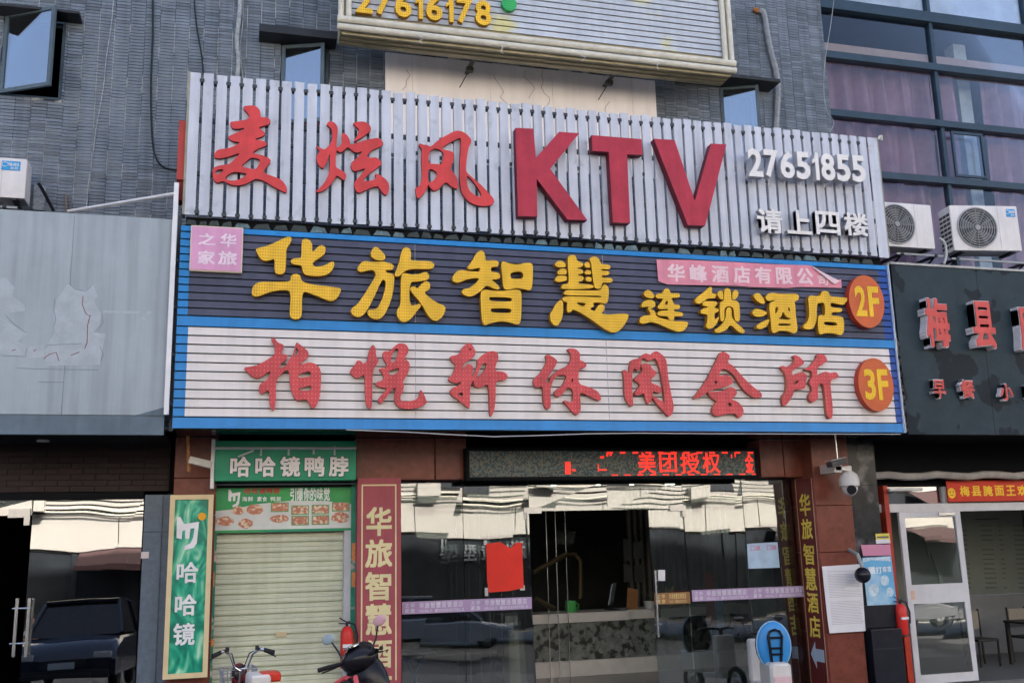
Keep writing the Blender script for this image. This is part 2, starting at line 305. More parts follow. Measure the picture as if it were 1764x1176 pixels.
CH_YEL = [
 ('hua', (420,390), [[(118,240),(135,220),(230,200),(340,150),(430,108),(465,103),(488,120),(475,165),(430,225),(430,300),(425,440),(400,480),(360,487),(325,475),(310,440),(315,325),(270,340),(215,352),(165,325)],
   [(585,140),(620,122),(660,130),(695,175),(690,270),(760,195),(800,188),(832,220),(825,270),(780,310),(700,360),(700,395),(740,410),(820,395),(860,370),(905,352),(920,375),(905,430),(860,480),(780,505),(680,500),(620,490),(595,450),(585,390),(500,385),(470,355),(490,325),(560,320),(585,315)],
   [(475,500),(520,475),(570,490),(588,560),(700,590),(850,605),(970,620),(988,640),(965,700),(920,750),(870,755),(780,720),(680,680),(590,652),(590,900),(560,935),(510,942),(470,915),(465,860),(480,650),(380,642),(270,660),(180,695),(130,712),(90,700),(78,660),(95,600),(150,560),(300,560),(475,560)]]),
 ('lv', (590,390), [[(300,230),(330,203),(360,215),(425,280),(440,320),(410,345),(340,340),(295,310),(283,270)],
   [(150,440),(160,400),(200,355),(240,350),(300,362),(400,355),(490,372),(525,400),(505,440),(432,440),(450,470),(500,475),(525,500),(520,620),(490,760),(430,890),(380,935),(330,942),(280,920),(250,880),(262,840),(320,840),(360,820),(410,720),(435,620),(440,560),(418,535),(395,550),(350,650),(280,800),(220,890),(170,920),(110,905),(80,860),(95,825),(150,790),(220,690),(300,560),(340,490),(320,440),(250,445),(185,465)],
   [(600,240),(640,205),(680,220),(698,270),(685,345),(780,350),(900,352),(935,385),(915,430),(820,432),(680,430),(620,460),(580,500),(540,510),(525,485),(555,420),(580,340)],
   [(600,480),(640,470),(700,490),(780,480),(840,458),(870,475),(882,520),(850,545),(760,558),(680,560),(680,800),(740,795),(785,778),(800,805),(760,850),(700,930),(640,968),(590,960),(550,900),(550,850),(590,790),(590,650),(590,560)],
   [(683,640),(690,612),(730,605),(760,630),(800,580),(840,552),(880,565),(892,600),(880,640),(825,665),(880,720),(970,780),(1040,805),(1045,850),(1010,920),(960,955),(910,950),(860,890),(815,810),(770,745),(710,680)]]),
 ('zhi', (770,410), [[(300,150),(345,122),(375,140),(392,190),(385,230),(500,222),(530,250),(515,290),(445,295),(445,340),(520,348),(545,385),(530,415),(445,420),(500,460),(538,500),(520,525),(470,510),(400,475),(350,530),(280,580),(220,595),(165,570),(145,540),(170,515),(230,505),(300,450),(330,405),(250,405),(170,430),(110,455),(60,440),(52,400),(80,355),(120,325),(170,325),(260,340),(330,340),(335,295),(260,315),(220,320),(205,290),(250,240)],
   [(548,250),(570,232),(640,260),(720,268),(800,250),(850,250),(872,280),(865,500),(840,530),(780,515),(700,505),(610,528),(575,510),(562,430)],[(640,350),(740,335),(775,360),(770,405),(720,412),(645,410)],
   [(335,545),(380,520),(470,535),(600,535),(700,518),(750,532),(758,600),(750,850),(715,880),(640,850),(530,840),(430,865),(385,885),(355,850)],[(425,605),(440,595),(650,600),(660,630),(640,645),(440,640)],[(440,720),(460,710),(640,710),(658,735),(640,760),(450,755)]]),
 ('hui', (940,410), [[(85,270),(120,228),(170,230),(205,265),(205,292),(130,300)],[(115,345),(150,308),(200,310),(218,340),(212,368),(130,370)],[(90,430),(115,380),(205,380),(220,405),(212,430),(130,448)],
   [(222,190),(260,170),(305,175),(320,235),(370,245),(382,270),(365,295),(325,300),(325,310),(370,318),(382,345),(365,365),(328,365),(330,380),(378,385),(390,408),(375,435),(335,440),(335,462),(480,470),(490,512),(170,518),(155,495),(175,465),(232,462),(235,400),(225,300)],
   [(390,265),(410,240),(445,250),(456,300),(400,300)],[(392,345),(415,322),(458,330),(464,368),(400,370)],[(400,410),(420,388),(464,395),(470,440),(410,438)],
   [(440,210),(480,185),(530,195),(555,240),(560,262),(640,268),(662,290),(650,315),(562,312),(565,330),(640,335),(648,355),(635,375),(568,378),(568,398),(665,402),(685,430),(665,450),(570,448),(562,515),(497,512),(482,440),(470,330),(462,260)],
   [(575,480),(600,465),(635,490),(640,560),(630,650),(600,665),(565,655),(480,650),(490,690),(450,715),(470,730),(500,740),(530,680),(570,664),(600,690),(590,740),(555,765),(640,775),(740,765),(840,765),(838,810),(800,880),(740,945),(680,958),(600,925),(500,850),(380,770),(280,718),(250,755),(215,750),(215,690),(225,650),(180,640),(165,610),(200,588),(400,595),(560,602),(562,582),(380,582),(190,578),(185,550),(205,525),(400,530),(560,530)],[(300,650),(410,655),(395,690),(360,688)],
   [(150,622),(178,650),(180,730),(165,820),(125,888),(85,885),(50,840),(42,780),(75,720),(110,660)]]),
 ('lian', (940,410), [[(990,570),(1005,535),(1045,520),(1090,560),(1108,595),(1075,612),(1020,600)],
   [(1112,590),(1130,560),(1190,560),(1200,520),(1230,505),(1260,530),(1262,560),(1350,558),(1365,580),(1350,605),(1270,605),(1290,640),(1300,672),(1350,672),(1365,695),(1350,720),(1298,722),(1300,745),(1380,750),(1400,775),(1380,792),(1300,790),(1303,832),(1250,828),(1240,790),(1150,790),(1128,765),(1145,735),(1240,735),(1240,715),(1150,720),(1130,700),(1145,680),(1200,610),(1130,612)],
   [(1225,630),(1240,650),(1235,672),(1205,672)],
   [(970,680),(990,640),(1040,622),(1100,635),(1115,670),(1100,700),(1060,715),(1110,740),(1115,790),(1200,820),(1300,840),(1440,842),(1445,880),(1400,940),(1340,950),(1260,920),(1150,870),(1070,845),(1000,870),(955,860),(948,820),(985,785),(1070,780),(1050,740),(1035,710),(1050,690),(1000,700),(975,700)]]),
 ('suo', (1170,410), [[(155,640),(175,600),(250,550),(310,490),(335,500),(330,560),(370,562),(380,585),(360,610),(290,610),(230,655),(190,670)],
   [(235,662),(260,638),(370,638),(390,660),(370,688),(355,710),(398,712),(402,740),(370,760),(355,765),(360,830),(403,790),(405,810),(380,870),(330,918),(290,918),(270,890),(285,850),(290,768),(215,765),(220,725),(250,708),(285,705),(290,690),(240,685)],
   [(385,560),(410,530),(438,535),(448,580),(450,615),(430,625),(400,600)],
   [(455,530),(480,503),(515,515),(528,560),(530,630),(590,635),(612,670),(618,830),(595,850),(560,830),(550,690),(458,690),(458,840),(425,845),(415,810),(408,650),(456,632)],
   [(538,560),(565,520),(600,540),(600,590),(565,622),(538,620)],
   [(475,720),(500,698),(530,710),(532,800),(570,850),(640,910),(670,945),(650,965),(600,950),(520,870),(480,930),(410,958),(365,955),(360,925),(420,890),(470,820)]]),
 ('jiu', (1170,410), [[(750,590),(770,560),(810,555),(850,600),(872,655),(850,670),(790,640)],[(740,745),(770,712),(820,720),(900,755),(860,790),(790,800),(750,780)],[(775,905),(800,870),(910,815),(915,840),(885,900),(820,925)],
   [(870,605),(900,560),(950,552),(1020,565),(1190,560),(1218,590),(1205,630),(1160,645),(1175,660),(1182,800),(1200,900),(1195,945),(1165,968),(1100,940),(1020,935),(960,965),(935,940),(930,850),(912,700),(920,650),(960,640),(975,625),(900,640)],
   [(975,700),(998,695),(1003,720),(985,760),(972,765)],[(1048,740),(1065,765),(1090,803),(1130,812),(1120,825),(1000,822),(1040,790)],[(1105,700),(1122,710),(1125,745),(1105,735)],[(1000,865),(1130,865),(1130,885),(1010,888)]]),
 ('dian', (1170,410), [[(1305,600),(1340,575),(1380,590),(1435,580),(1440,545),(1475,532),(1515,545),(1525,590),(1640,600),(1705,605),(1700,640),(1660,680),(1600,665),(1530,650),(1540,705),(1640,708),(1655,725),(1640,750),(1545,750),(1545,785),(1640,790),(1670,820),(1672,950),(1640,985),(1580,965),(1480,960),(1430,978),(1410,950),(1405,800),(1430,775),(1480,790),(1475,660),(1440,650),(1395,660),(1395,820),(1370,900),(1330,928),(1265,920),(1255,885),(1300,850),(1320,780),(1315,680)],
   [(1465,845),(1590,850),(1610,890),(1470,880)]])]
CH_RED = [
 ('bai', (410,560), [[(330,128),(370,125),(400,175),(450,190),(470,215),(445,260),(440,290),(490,295),(505,320),(490,355),(430,385),(425,440),(490,410),(520,340),(555,300),(575,230),(590,165),(640,205),(700,250),(718,290),(705,330),(650,370),(630,405),(700,375),(770,380),(825,425),(842,480),(838,620),(830,720),(805,800),(765,850),(740,830),(695,740),(600,770),(560,720),(525,610),(525,500),(500,440),(430,500),(385,560),(385,750),(370,860),(345,860),(318,800),(320,640),(240,700),(215,680),(210,630),(230,585),(300,555),(335,450),(260,510),(190,540),(140,520),(90,470),(55,425),(130,420),(230,390),(340,320),(375,290),(372,210)],
   [(590,225),(615,250),(600,290),(565,320),(575,270)],[(610,500),(720,460),(740,490),(735,520),(650,530),(610,530)],[(605,655),(660,625),(745,605),(738,670),(650,660)]]),
 ('yue', (590,560), [[(305,190),(335,220),(340,320),(370,350),(345,400),(320,440),(305,500),(300,780),(290,855),(255,830),(232,780),(228,490),(185,520),(140,540),(90,500),(75,470),(95,430),(135,395),(145,355),(190,360),(205,390),(250,370),(270,250)],
   [(405,265),(480,262),(540,200),(580,180),(640,190),(672,235),(665,280),(625,335),(675,370),(685,420),(660,500),(610,570),(625,600),(615,660),(585,720),(590,765),(650,775),(740,755),(780,720),(790,640),(830,710),(858,780),(830,810),(750,840),(660,850),(580,835),(530,790),(525,720),(540,625),(510,640),(450,720),(390,805),(355,765),(380,720),(460,635),(400,632),(330,605),(345,575),(410,555),(420,520),(395,470),(365,435),(440,430),(450,395),(415,340)],
   [(490,385),(500,290),(540,235),(570,240),(560,300),(530,370)],[(460,470),(520,445),(580,430),(560,480),(490,515)]]),
 ('xuan', (750,570), [[(140,255),(240,240),(270,170),(310,130),(345,118),(380,145),(408,210),(400,250),(350,290),(300,320),(268,380),(262,405),(290,368),(330,330),(375,345),(385,390),(365,470),(400,420),(430,340),(418,305),(470,245),(530,210),(590,200),(635,225),(640,280),(610,350),(602,405),(690,410),(730,440),(735,475),(700,500),(610,500),(612,650),(600,800),(560,880),(550,800),(545,640),(535,530),(470,570),(410,570),(385,530),(395,490),(360,530),(350,600),(350,780),(330,780),(240,700),(165,655),(148,610),(170,575),(240,550),(270,510),(200,530),(140,505),(130,480),(180,430),(210,340),(170,310)],
   [(230,640),(275,615),(280,660),(240,658)],[(480,330),(525,320),(500,400),(440,460),(412,480),(440,410),(460,350)],[(338,190),(350,175),(368,188),(352,198)]]),
 ('xiu', (750,570), [[(1115,245),(1140,235),(1200,265),(1238,300),(1220,350),(1170,420),(1130,490),(1110,510),(1150,530),(1175,450),(1240,395),(1340,350),(1375,300),(1375,230),(1340,190),(1345,175),(1425,180),(1470,230),(1460,295),(1510,310),(1538,350),(1500,380),(1460,380),(1450,430),(1450,535),(1550,565),(1645,605),(1685,680),(1665,710),(1590,675),(1465,610),(1470,700),(1475,800),(1440,855),(1400,830),(1340,760),(1295,710),(1310,700),(1395,730),(1395,590),(1340,565),(1300,630),(1250,670),(1215,650),(1205,610),(1250,575),(1290,550),(1340,450),(1260,440),(1210,470),(1170,560),(1165,650),(1172,760),(1145,800),(1110,770),(1092,700),(1092,550),(1015,580),(990,510),(1010,470),(1060,430),(1110,350),(1130,300)],
   [(1370,510),(1390,475),(1400,515)]]),
 ('xian', (910,570), [[(960,400),(975,385),(1025,430),(1030,340),(1045,290),(1120,278),(1165,235),(1195,222),(1240,245),(1280,205),(1315,205),(1380,260),(1405,310),(1415,450),(1440,600),(1475,750),(1470,810),(1440,865),(1415,860),(1340,780),(1255,670),(1265,650),(1370,725),(1385,700),(1365,560),(1340,400),(1295,270),(1250,290),(1215,305),(1165,265),(1140,300),(1140,370),(1110,405),(1070,370),(1050,450),(1055,600),(1065,760),(1045,765),(990,700),(975,620),(975,500)],
   [(1140,345),(1180,322),(1240,345),(1255,385),(1300,410),(1300,440),(1250,480),(1240,525),(1320,550),(1360,590),(1335,635),(1260,605),(1258,680),(1220,745),(1190,700),(1175,620),(1090,660),(1075,620),(1140,550),(1110,520),(1070,490),(1110,450),(1165,400)]]),
 ('hui', (1190,570), [[(300,215),(335,205),(405,250),(370,320),(430,350),(490,420),(560,500),(640,570),(710,620),(725,660),(700,680),(630,670),(560,620),(510,560),(450,460),(390,400),(320,375),(275,455),(375,440),(430,490),(425,530),(370,560),(200,600),(110,660),(50,690),(30,670),(80,610),(160,500),(220,380),(265,290)],
   [(240,500),(275,515),(250,540),(235,530)],
   [(180,612),(210,616),(330,607),(400,560),(445,580),(475,625),(440,670),(410,690),(480,715),(520,760),(540,810),(520,860),(490,885),(450,830),(360,840),(260,865),(225,840),(215,790),(240,740),(270,715),(215,680),(180,640)],[(365,750),(395,710),(420,755),(395,765)]]),
 ('suo', (1190,570), [[(905,360),(935,348),(970,370),(1035,330),(1060,290),(1035,250),(1055,240),(1110,265),(1155,320),(1120,350),(1060,380),(1020,410),(1035,460),(1080,425),(1130,410),(1190,450),(1165,500),(1160,580),(1120,590),(1045,590),(1040,640),(1000,710),(945,770),(925,720),(930,650),(965,620),(975,520),(960,430)],
   [(1045,540),(1060,505),(1100,495),(1080,530)],
   [(1150,385),(1205,360),(1255,300),(1280,265),(1275,235),(1330,228),(1370,255),(1385,305),(1340,335),(1280,370),(1280,420),(1285,460),(1320,430),(1360,408),(1410,425),(1470,412),(1500,450),(1490,475),(1415,490),(1420,600),(1440,780),(1435,880),(1405,890),(1380,850),(1365,700),(1345,520),(1290,545),(1290,620),(1290,690),(1230,730),(1195,690),(1200,640),(1230,610),(1225,560),(1200,530),(1210,490),(1235,460),(1225,400),(1160,395)]])]
CH_LATIN = [('K', (560,0), [[(965,648),(1055,652),(1068,800),(1185,668),(1288,675),(1140,855),(1328,1115),(1228,1112),(1072,905),(1075,1097),(978,1095)]]),
 ('T', (560,0), [[(1350,685),(1603,705),(1608,785),(1530,782),(1545,1130),(1458,1127),(1437,770),(1355,765)]]),
 ('V', (560,0), [[(1665,703),(1770,709),(1873,1018),(1955,727),(2033,732),(1925,1143),(1838,1140)]])]
# ------------------------------------------------------------------ materials in use
TILE = mat('tile', (.160,.192,.232), .45, var=.20, vs=1.2, island=.24, streak=.30, bump=.05)
GROUT = mat('grout', (.045,.055,.07), .9, col2=((.60,.60,.58), 1.7, .47, .06))
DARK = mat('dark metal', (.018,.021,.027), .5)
BLACK = mat('black', (.008,.009,.011), .85, spec=.12)
GLOSSB = mat('soffit panel', (.012,.012,.014), .07, var=.3)
FRAME = mat('teal grey frame', (.09,.125,.15), .4, var=.2)
SLAT_W = mat('weathered white slat', (.55,.58,.66), .5, var=.10, vs=2.2, streak=.20, col2=((.42,.46,.52), 5.0, .62, .12))
RAIL = mat('rail', (.05,.06,.07), .5)
BLUE = mat('blue sheet', (.025,.23,.56), .4, var=.12, vs=1.5, streak=.12)
BLUED = mat('dark blue sheet', (.02,.07,.30), .4, var=.12)
NAVY = mat('slate sheet', (.075,.08,.125), .45, var=.2, vs=1.3, streak=.15)
CREAM = mat('off white sheet', (.72,.67,.64), .5, var=.07, vs=1.2, streak=.1)
GAP = mat('gap', (.01,.03,.03), .8)
YEL = mat('yellow letter face', (.86,.535,.035), .55, var=.14, vs=5, streak=.14, dots=((.55,.20,.02), .031, .42))
YELS = mat('yellow letter side', (.42,.20,.02), .6)
RED = mat('red letter face', (.66,.06,.06), .55, var=.18, vs=3, streak=.16, dots=((.42,.035,.045), .014, .5))
REDS = mat('red letter side', (.22,.02,.02), .6)
RED2 = mat('faded red letter face', (.60,.075,.08), .55, var=.2, vs=4, streak=.2, dots=((.72,.24,.25), .045, .74))
REDT = mat('red letter edge tan', (.42,.14,.08), .6, var=.3, vs=8)
MROON = mat('maroon letter face', (.47,.035,.065), .55, var=.2, vs=3, streak=.16, dots=((.28,.02,.05), .02, .5))
WHITE = mat('white paint', (.74,.74,.76), .5, var=.1)
WDOT = mat('white letter face', (.78,.76,.74), .5, var=.08, dots=((.50,.50,.52), .022, .55))
CREAMW = mat('cream plaster panel', (.90,.85,.83), .7, var=.06, vs=1.0, streak=.08, col2=((.62,.56,.50), 3, .68, .1))
GREYF = mat('grey blue fascia', (.34,.395,.435), .5, var=.10, vs=1.3, streak=.22, bump=.03)
GREYF2 = mat('scraped patch', (.385,.435,.475), .7, var=.15, vs=7)
DGREY = mat('dark grey fascia', (.026,.044,.056), .5, spec=.15, var=.2, col2=((.010,.018,.025), 1.6, .54, .02))
BROWN = mat('red brown granite', (.18,.052,.034), .3, var=.3, vs=9, bump=.02)
BROWNT = mat('dark red tile', (.022,.011,.011), .6, island=.15)
GREYG = mat('blue grey granite', (.12,.155,.20), .4, var=.2, vs=14)
BMARB = mat('black marble', (.03,.032,.035), .2, var=.5, vs=4, col2=((.14,.14,.14), 3, .55, .15))
GREEN = mat('green sign', (.008,.28,.15), .35, var=.12)
MARO = mat('maroon board', (.36,.075,.095), .5, var=.1, streak=.12)
MARD = mat('deep maroon board', (.14,.02,.02), .45)
GOLD = mat('cream lettering', (.72,.64,.36), .5)
PVC = mat('ivory tube', (.62,.59,.50), .4, var=.18, vs=5)
TAN = mat('tan sheet', (.44,.39,.25), .5, var=.2, vs=3, streak=.1)
ASPH = mat('asphalt', (.055,.055,.057), .85, var=.2, vs=5, bump=.2)
PAVE = mat('paving', (.14,.137,.13), .8, var=.2, vs=4, bump=.1)
STEEL = mat('brushed steel', (.62,.63,.64), .25, metal=1, var=.1)
CHROME = mat('chrome', (.75,.76,.78), .1, metal=1, var=.05)
ACW = mat('air conditioner casing', (.70,.675,.67), .45, var=.08, vs=4, streak=.09)
ACG = mat('air conditioner grille', (.34,.35,.36), .5)
ACB = mat('air conditioner badge', (.03,.33,.68), .4)
PINK = mat('pink plastic', (.66,.32,.52), .45, var=.08, streak=.12)
PINKB = mat('pink cloth', (.72,.27,.35), .7, var=.12, vs=2.5, streak=.15)
PINKW = mat('pale pink cloth', (.78,.58,.62), .7, var=.08)
ORAN = mat('orange disc', (.62,.13,.035), .5, var=.15, vs=3, dots=((.40,.07,.03), .018, .4))
YEL2 = mat('yellow disc lettering', (.85,.55,.02), .5, dots=((.6,.25,.02), .028, .5))
GL_UP = glass('upper window glass', (.42,.55,.64), .26, wob=.003)
GL_SH = glass('shopfront glass', (.62,.68,.66), .23, wob=.0035, wscale=.9)
GL_SD = glass('dark shopfront glass', (.45,.5,.5), .36, wob=.0035, wscale=.9)
GL_CW = glass('curtain wall glass', (.86,.90,.95), .015, wob=.004, top=.45)
CURT = mat('purple brown curtain', (.42,.235,.26), .85, var=.2, vs=2)
PAPER = mat('white paper', (.70,.69,.72), .7, var=.06)
INK = mat('ink', (.12,.12,.14), .7)
BLKPL = mat('black plastic', (.012,.012,.015), .35)
RUBBER = mat('rubber', (.02,.02,.02), .8)

# ------------------------------------------------------------------ the ground
def gz(x):      # the street falls gently to the right
    return -.02-.045*min(max(x, 0), 16)
def slope(mb, y0, y1, dz, th):
    xs_ = [-140, 0, 16, 160]
    for a, b in zip(xs_, xs_[1:]):
        i = len(mb.v)
        for x, y in ((a, y0), (b, y0), (b, y1), (a, y1)):
            mb.v.append((x, y, gz(x)+dz-th))
        for x, y in ((a, y0), (b, y0), (b, y1), (a, y1)): mb.v.append((x, y, gz(x)+dz))
        for f in ((0,3,2,1),(4,5,6,7),(0,1,5,4),(2,3,7,6)): mb.f.append(tuple(i+k for k in f)); mb.m.append(0)
g = MB(); slope(g, -140, 60, -.12, .5); props(g.build('ground', ASPH), kind='structure')
g = MB(); slope(g, -6.2, -.0, 0, .11); props(g.build('pavement', PAVE), kind='structure')

# ------------------------------------------------------------------ tiled building
YW = 0.0
SIGN_Y = -1.5
tb = thing('tiled_building', 'grey tiled building wall behind and above the shop signs, with three open casement windows', 'building', (4, 0, 3))
xl = P(-90, 200, YW)[0]; xr = (P(1413, 20, YW)[0]+P(1436, 225, YW)[0])/2
zlo, ztop = 3.55, P(900, -230, YW)[1]
holes = []
wins = [((8, 22), (105, 172)), ((484, 76), (566, 222)), ((1238, 148), (1318, 300))]
for (a, b) in wins:
    X0, Z0, X1, Z1 = RC(*a, *b, YW); holes.append((X0, X1, Z0, Z1))
def holed(mb, x0, x1, y0, y1, z0, z1, holes):
    zs = sorted({z0, z1} | {h[2] for h in holes} | {h[3] for h in holes})
    for a, b in zip(zs, zs[1:]):
        cur = x0
        for h in sorted(h for h in holes if h[2] <= a+1e-6 and h[3] >= b-1e-6):
            if h[0] > cur: mb.box(cur, h[0], y0, y1, a, b)
            cur = h[1]
        if cur < x1: mb.box(cur, x1, y0, y1, a, b)
w = MB(); holed(w, xl, xr, .012, .30, zlo, ztop, holes); w.build('wall', GROUT, tb)
# inside rooms are dark
w = MB(); w.box(xl-8, xl-.11, .0, 8, 0, 26.3).box(xl-.1, 40, 7.0, 7.4, 0, 26.3).box(xl-.1, 40, .31, 6.99, ztop+.12, 26.3); w.build('unseen_sun_block', mat('render wall', (.3,.31,.33), .8), tb)  # unseen mass, added and sized to keep direct sun off fronts and street
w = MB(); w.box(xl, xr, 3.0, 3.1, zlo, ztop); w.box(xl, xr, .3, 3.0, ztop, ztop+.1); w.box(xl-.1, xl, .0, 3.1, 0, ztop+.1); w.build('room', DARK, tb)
TW, TH, J = .203, .0495, .008
rs = random.Random(3)
tiles = []
x = xl; 
PANEL = RC(663, 92, 1133, 250, YW)
KX0, _, KX1, _ = RC(330, 128, 1520, 440, SIGN_Y)
while x < xr-.02:
    x1 = min(x+TW, xr+.001); z = zlo + rs.random()*TH
    while z < ztop:
        z1 = z+TH; ok = True
        for h in holes:
            if x1 > h[0] and x < h[1] and z1 > h[2] and z < h[3]:
                ok = False
                # cut pieces at the reveal
                if x < h[0]-.02: tiles.append((x, h[0], z, z1))
                if x1 > h[1]+.02: tiles.append((h[1], x1, z, z1))
                break
        if PANEL[0] < x and x1 < PANEL[2] and PANEL[1] < z1 and z < PANEL[3]: ok = False
        if ok: tiles.append((x, x1, z, z1))
        z = z1
    x = x1
KZ = P(420, 300, YW)[1]
vis = [t for t in tiles if t[1]-t[0] > TW*.9 and KZ < t[2] < P(400, 20, YW)[1] and P(110,200,YW)[0] < t[0] < P(315, 200, YW)[0]]
vis.sort(key=lambda t: t[2]); single = set(map(id, vis[:300]))
first = None; st = MB()
for t in tiles:
    d = rs.random()*.003
    if id(t) in single:
        if first is None:
            m = MB(); m.box(t[0]+J/2, t[1]-J/2, -.0, .011, t[2]+J/2, t[3]-J/2); first = m.build('tile', TILE, tb); f0 = t
        else: share(first, 'tile', tb, (t[0]-f0[0], -d, t[2]-f0[2]))
    else: st.box(t[0]+J/2, t[1]-J/2, -d, .011, t[2]+J/2, t[3]-J/2)
props(st.build('tile_facing', TILE, tb), kind='stuff')
# windows with open sashes
for k, (h, ang, hw) in enumerate(zip(holes, (30, 20, 22), (1.02, .9, .86))):
    fr = MB(); t = .05
    fr.box(h[0], h[1], .06, .12, h[2], h[2]+t).box(h[0], h[1], .06, .12, h[3]-t, h[3]).box(h[0], h[0]+t, .06, .12, h[2]+t, h[3]-t).box(h[1]-t, h[1], .06, .12, h[2]+t, h[3]-t)
    f = fr.build('window', FRAME, tb)
    c = MB()
    for q in range(12):
        xa = h[0]+(h[1]-h[0])*q/12; xb = h[0]+(h[1]-h[0])*(q+1)/12
        c.quad((xa, .35+.03*(q % 2), h[2]), (xb, .35+.03*((q+1) % 2), h[2]), (xb, .35+.03*((q+1) % 2), h[3]), (xa, .35+.03*(q % 2), h[3]))
    if k: c.build('curtain', CURT, f)
    wd = (h[1]-h[0])*hw; a = math.radians(ang); zz0, zz1 = h[2]+.02, h[3]-.02
    o = Vector((h[0]+.02, .02, 0)); u = Vector((math.cos(a), -math.sin(a), 0)); n = Vector((-math.sin(a), -math.cos(a), 0))
    Mx = Matrix(((u.x, -n.x, 0, o.x), (u.y, -n.y, 0, o.y), (0, 0, 1, 0), (0, 0, 0, 1)))
    s = MB(); t = .055
    s.box(0, wd, -.02, .02, zz0, zz0+t).box(0, wd, -.02, .02, zz1-t, zz1).box(0, t, -.02, .02, zz0+t, zz1-t).box(wd-t, wd, -.02, .02, zz0+t, zz1-t); s.xf(Mx)
    s.build('sash', FRAME, f)
    s = MB(); s.box(t, wd-t, -.004, .004, zz0+t, zz1-t); s.xf(Mx); s.build('pane', GL_UP, f)
# hoods above the windows
for k, (a, b, dp) in enumerate((((-60, -2), (137, 24), .30), ((447, 40), (581, 68), .34), ((1180, 118), (1345, 142), .40))):
    X0, Z0, X1, Z1 = RC(*a, *b, YW-dp); m = MB(); m.rbox(X0, X1, -dp, 0, Z0, Z1, .012)
    m.build('window_hood', mat('black stone', (.022,.025,.03), .45, var=.3), tb)
# pale panel behind the KTV board
X0, Z0, X1, Z1 = PANEL; Z0 -= .6
pn = thing('wall_panel', 'cracked cream sheet panel on the wall under the top signboard', 'panel', ((X0+X1)/2, 0, Z0))
nseg = [X0, X0+.42, X0+(X1-X0)*.37, X0+(X1-X0)*.60, X1-.42, X1]
for a, b in zip(nseg, nseg[1:]): m = MB(); m.box(a+.002, b-.002, -.035, .008, Z0, Z1); m.build('sheet', CREAMW, pn)
m = MB(); rr = random.Random(5)
for sx, sz, n in ((850, 128, 9), (905, 122, 7), (935, 120, 8), (1050, 175, 6), (700, 120, 5)):
    px, py = sx, sz; pts = []
    for q in range(n): X, Z = P(px, py, -.037); pts.append((X, -.037, Z)); px += rr.uniform(-7, 11); py += rr.uniform(6, 11)
    m.tube(pts, .0035, 4)
m.build('crack', mat('crack', (.30,.26,.22), .9), pn)

# ------------------------------------------------------------------ upper right: curtain wall building
YC = .25
cb = thing('curtain_wall_building', 'blue framed glazed building with purple curtains to the right of the tiled wall', 'building', (14, YC, 3))
bx1 = P(2050, 300, YC)[0]; bx0 = xr+.01
CWF = mat('blue black frame', (.028,.055,.085), .4, var=.2)
def zat(px, py, Y=YC): return P(px, py, Y)[1]
levels = [(zat(1419, -150), zat(1419, -142)), (zat(1414, 10)-.10, zat(1414, 10)+.10), (zat(1425, 99)-.06, zat(1425, 99)+.07), (zat(1440, 199)-.06, zat(1440, 199)+.06), (zat(1525, 306)-.06, zat(1525, 306)+.06)]
zb = 3.4
for a, b in levels: m = MB(); m.box(bx0, bx1, YC-.12, YC+.06, a, b); m.build('beam', CWF, cb)
rows = list(zip(levels, levels[1:]))
mull = [1611, 1780, 1950]
cols = [bx0]+[P(px, 150, YC)[0] for px in mull]
for ri in range(5):
    ztopr = levels[ri][0]; zbot = levels[ri+1][1] if ri < 4 else zb
    for ci, x0 in enumerate(cols):
        x1 = cols[ci+1] if ci+1 < len(cols) else bx1
        if ci: m = MB(); m.box(x0-.035, x0+.035, YC-.07, YC+.05, zbot+.001, ztopr-.001); m.build('mullion', CWF, cb)
        m = MB(); m.box(x0+(.035 if ci else 0), x1-.035, YC-.01, YC, zbot, ztopr); m.build('pane', GL_CW, cb)
def curtain(x0, x1, z0, z1, Y, parent, seed, m_=CURT):
    r = random.Random(seed); n = int((x1-x0)/.035); m = MB(); ph = 0; ys = []
    for q in range(n+1): ph += r.uniform(.5, 1.3); ys.append(Y+.13*math.sin(ph*.55)+r.uniform(-.008, .008))
    for q in range(n):
        xa = x0+(x1-x0)*q/n; xb = x0+(x1-x0)*(q+1)/n
        m.quad((xa, ys[q], z0), (xb, ys[q+1], z0), (xb, ys[q+1]*.5+Y*.5, z1-r.uniform(0, .03)), (xa, ys[q]*.5+Y*.5, z1)) 
    return m.build('curtain', m_, parent, smooth=True)
col_x = P(1652, 100, YC+.6)[0]
for ri in (2, 3, 4):
    z1 = levels[ri][0]+.20; z0 = levels[ri+1][1] if ri < 4 else zb
    curtain(bx0+.02, col_x-.95, z0, z1, YC+.35, cb, ri); curtain(col_x-.9, col_x-.35, z0, z1, YC+.38, cb, 10+ri); curtain(col_x+.22, bx1, z0, z1, YC+.35, cb, 20+ri)
m = MB(); m.box(bx0, bx1, YC+.05, YC+.5, levels[2][1]+.07, levels[2][1]+.25); m.build('sill', mat('tan sill', (.45,.30,.22), .7), cb)
m = MB(); m.box(col_x-.15, col_x+.13, YC+.55, YC+.8, zb, levels[0][1]); m.build('column', mat('pale column', (.52,.54,.50), .7, var=.2), cb)
m = MB(); m.box(bx0, bx1, YC+.04, YC+.06, levels[1][1], levels[0][1]-.1); m.build('blind', mat('grey blind', (.62,.63,.62), .8, var=.2), cb)
m = MB(); m.box(bx0, bx1, YC+4, YC+4.1, zb, levels[0][1]).box(bx0, bx1, YC+.06, YC+4, levels[1][0]+.02, levels[1][0]+.06).box(bx1, bx1+.1, YC-.1, YC+4, 0, levels[0][1]).box(bx0-.02,bx0,.32,YC+4,zb,levels[0][1]); m.build('room', mat('dim blue room', (.035,.055,.085), .8), cb)
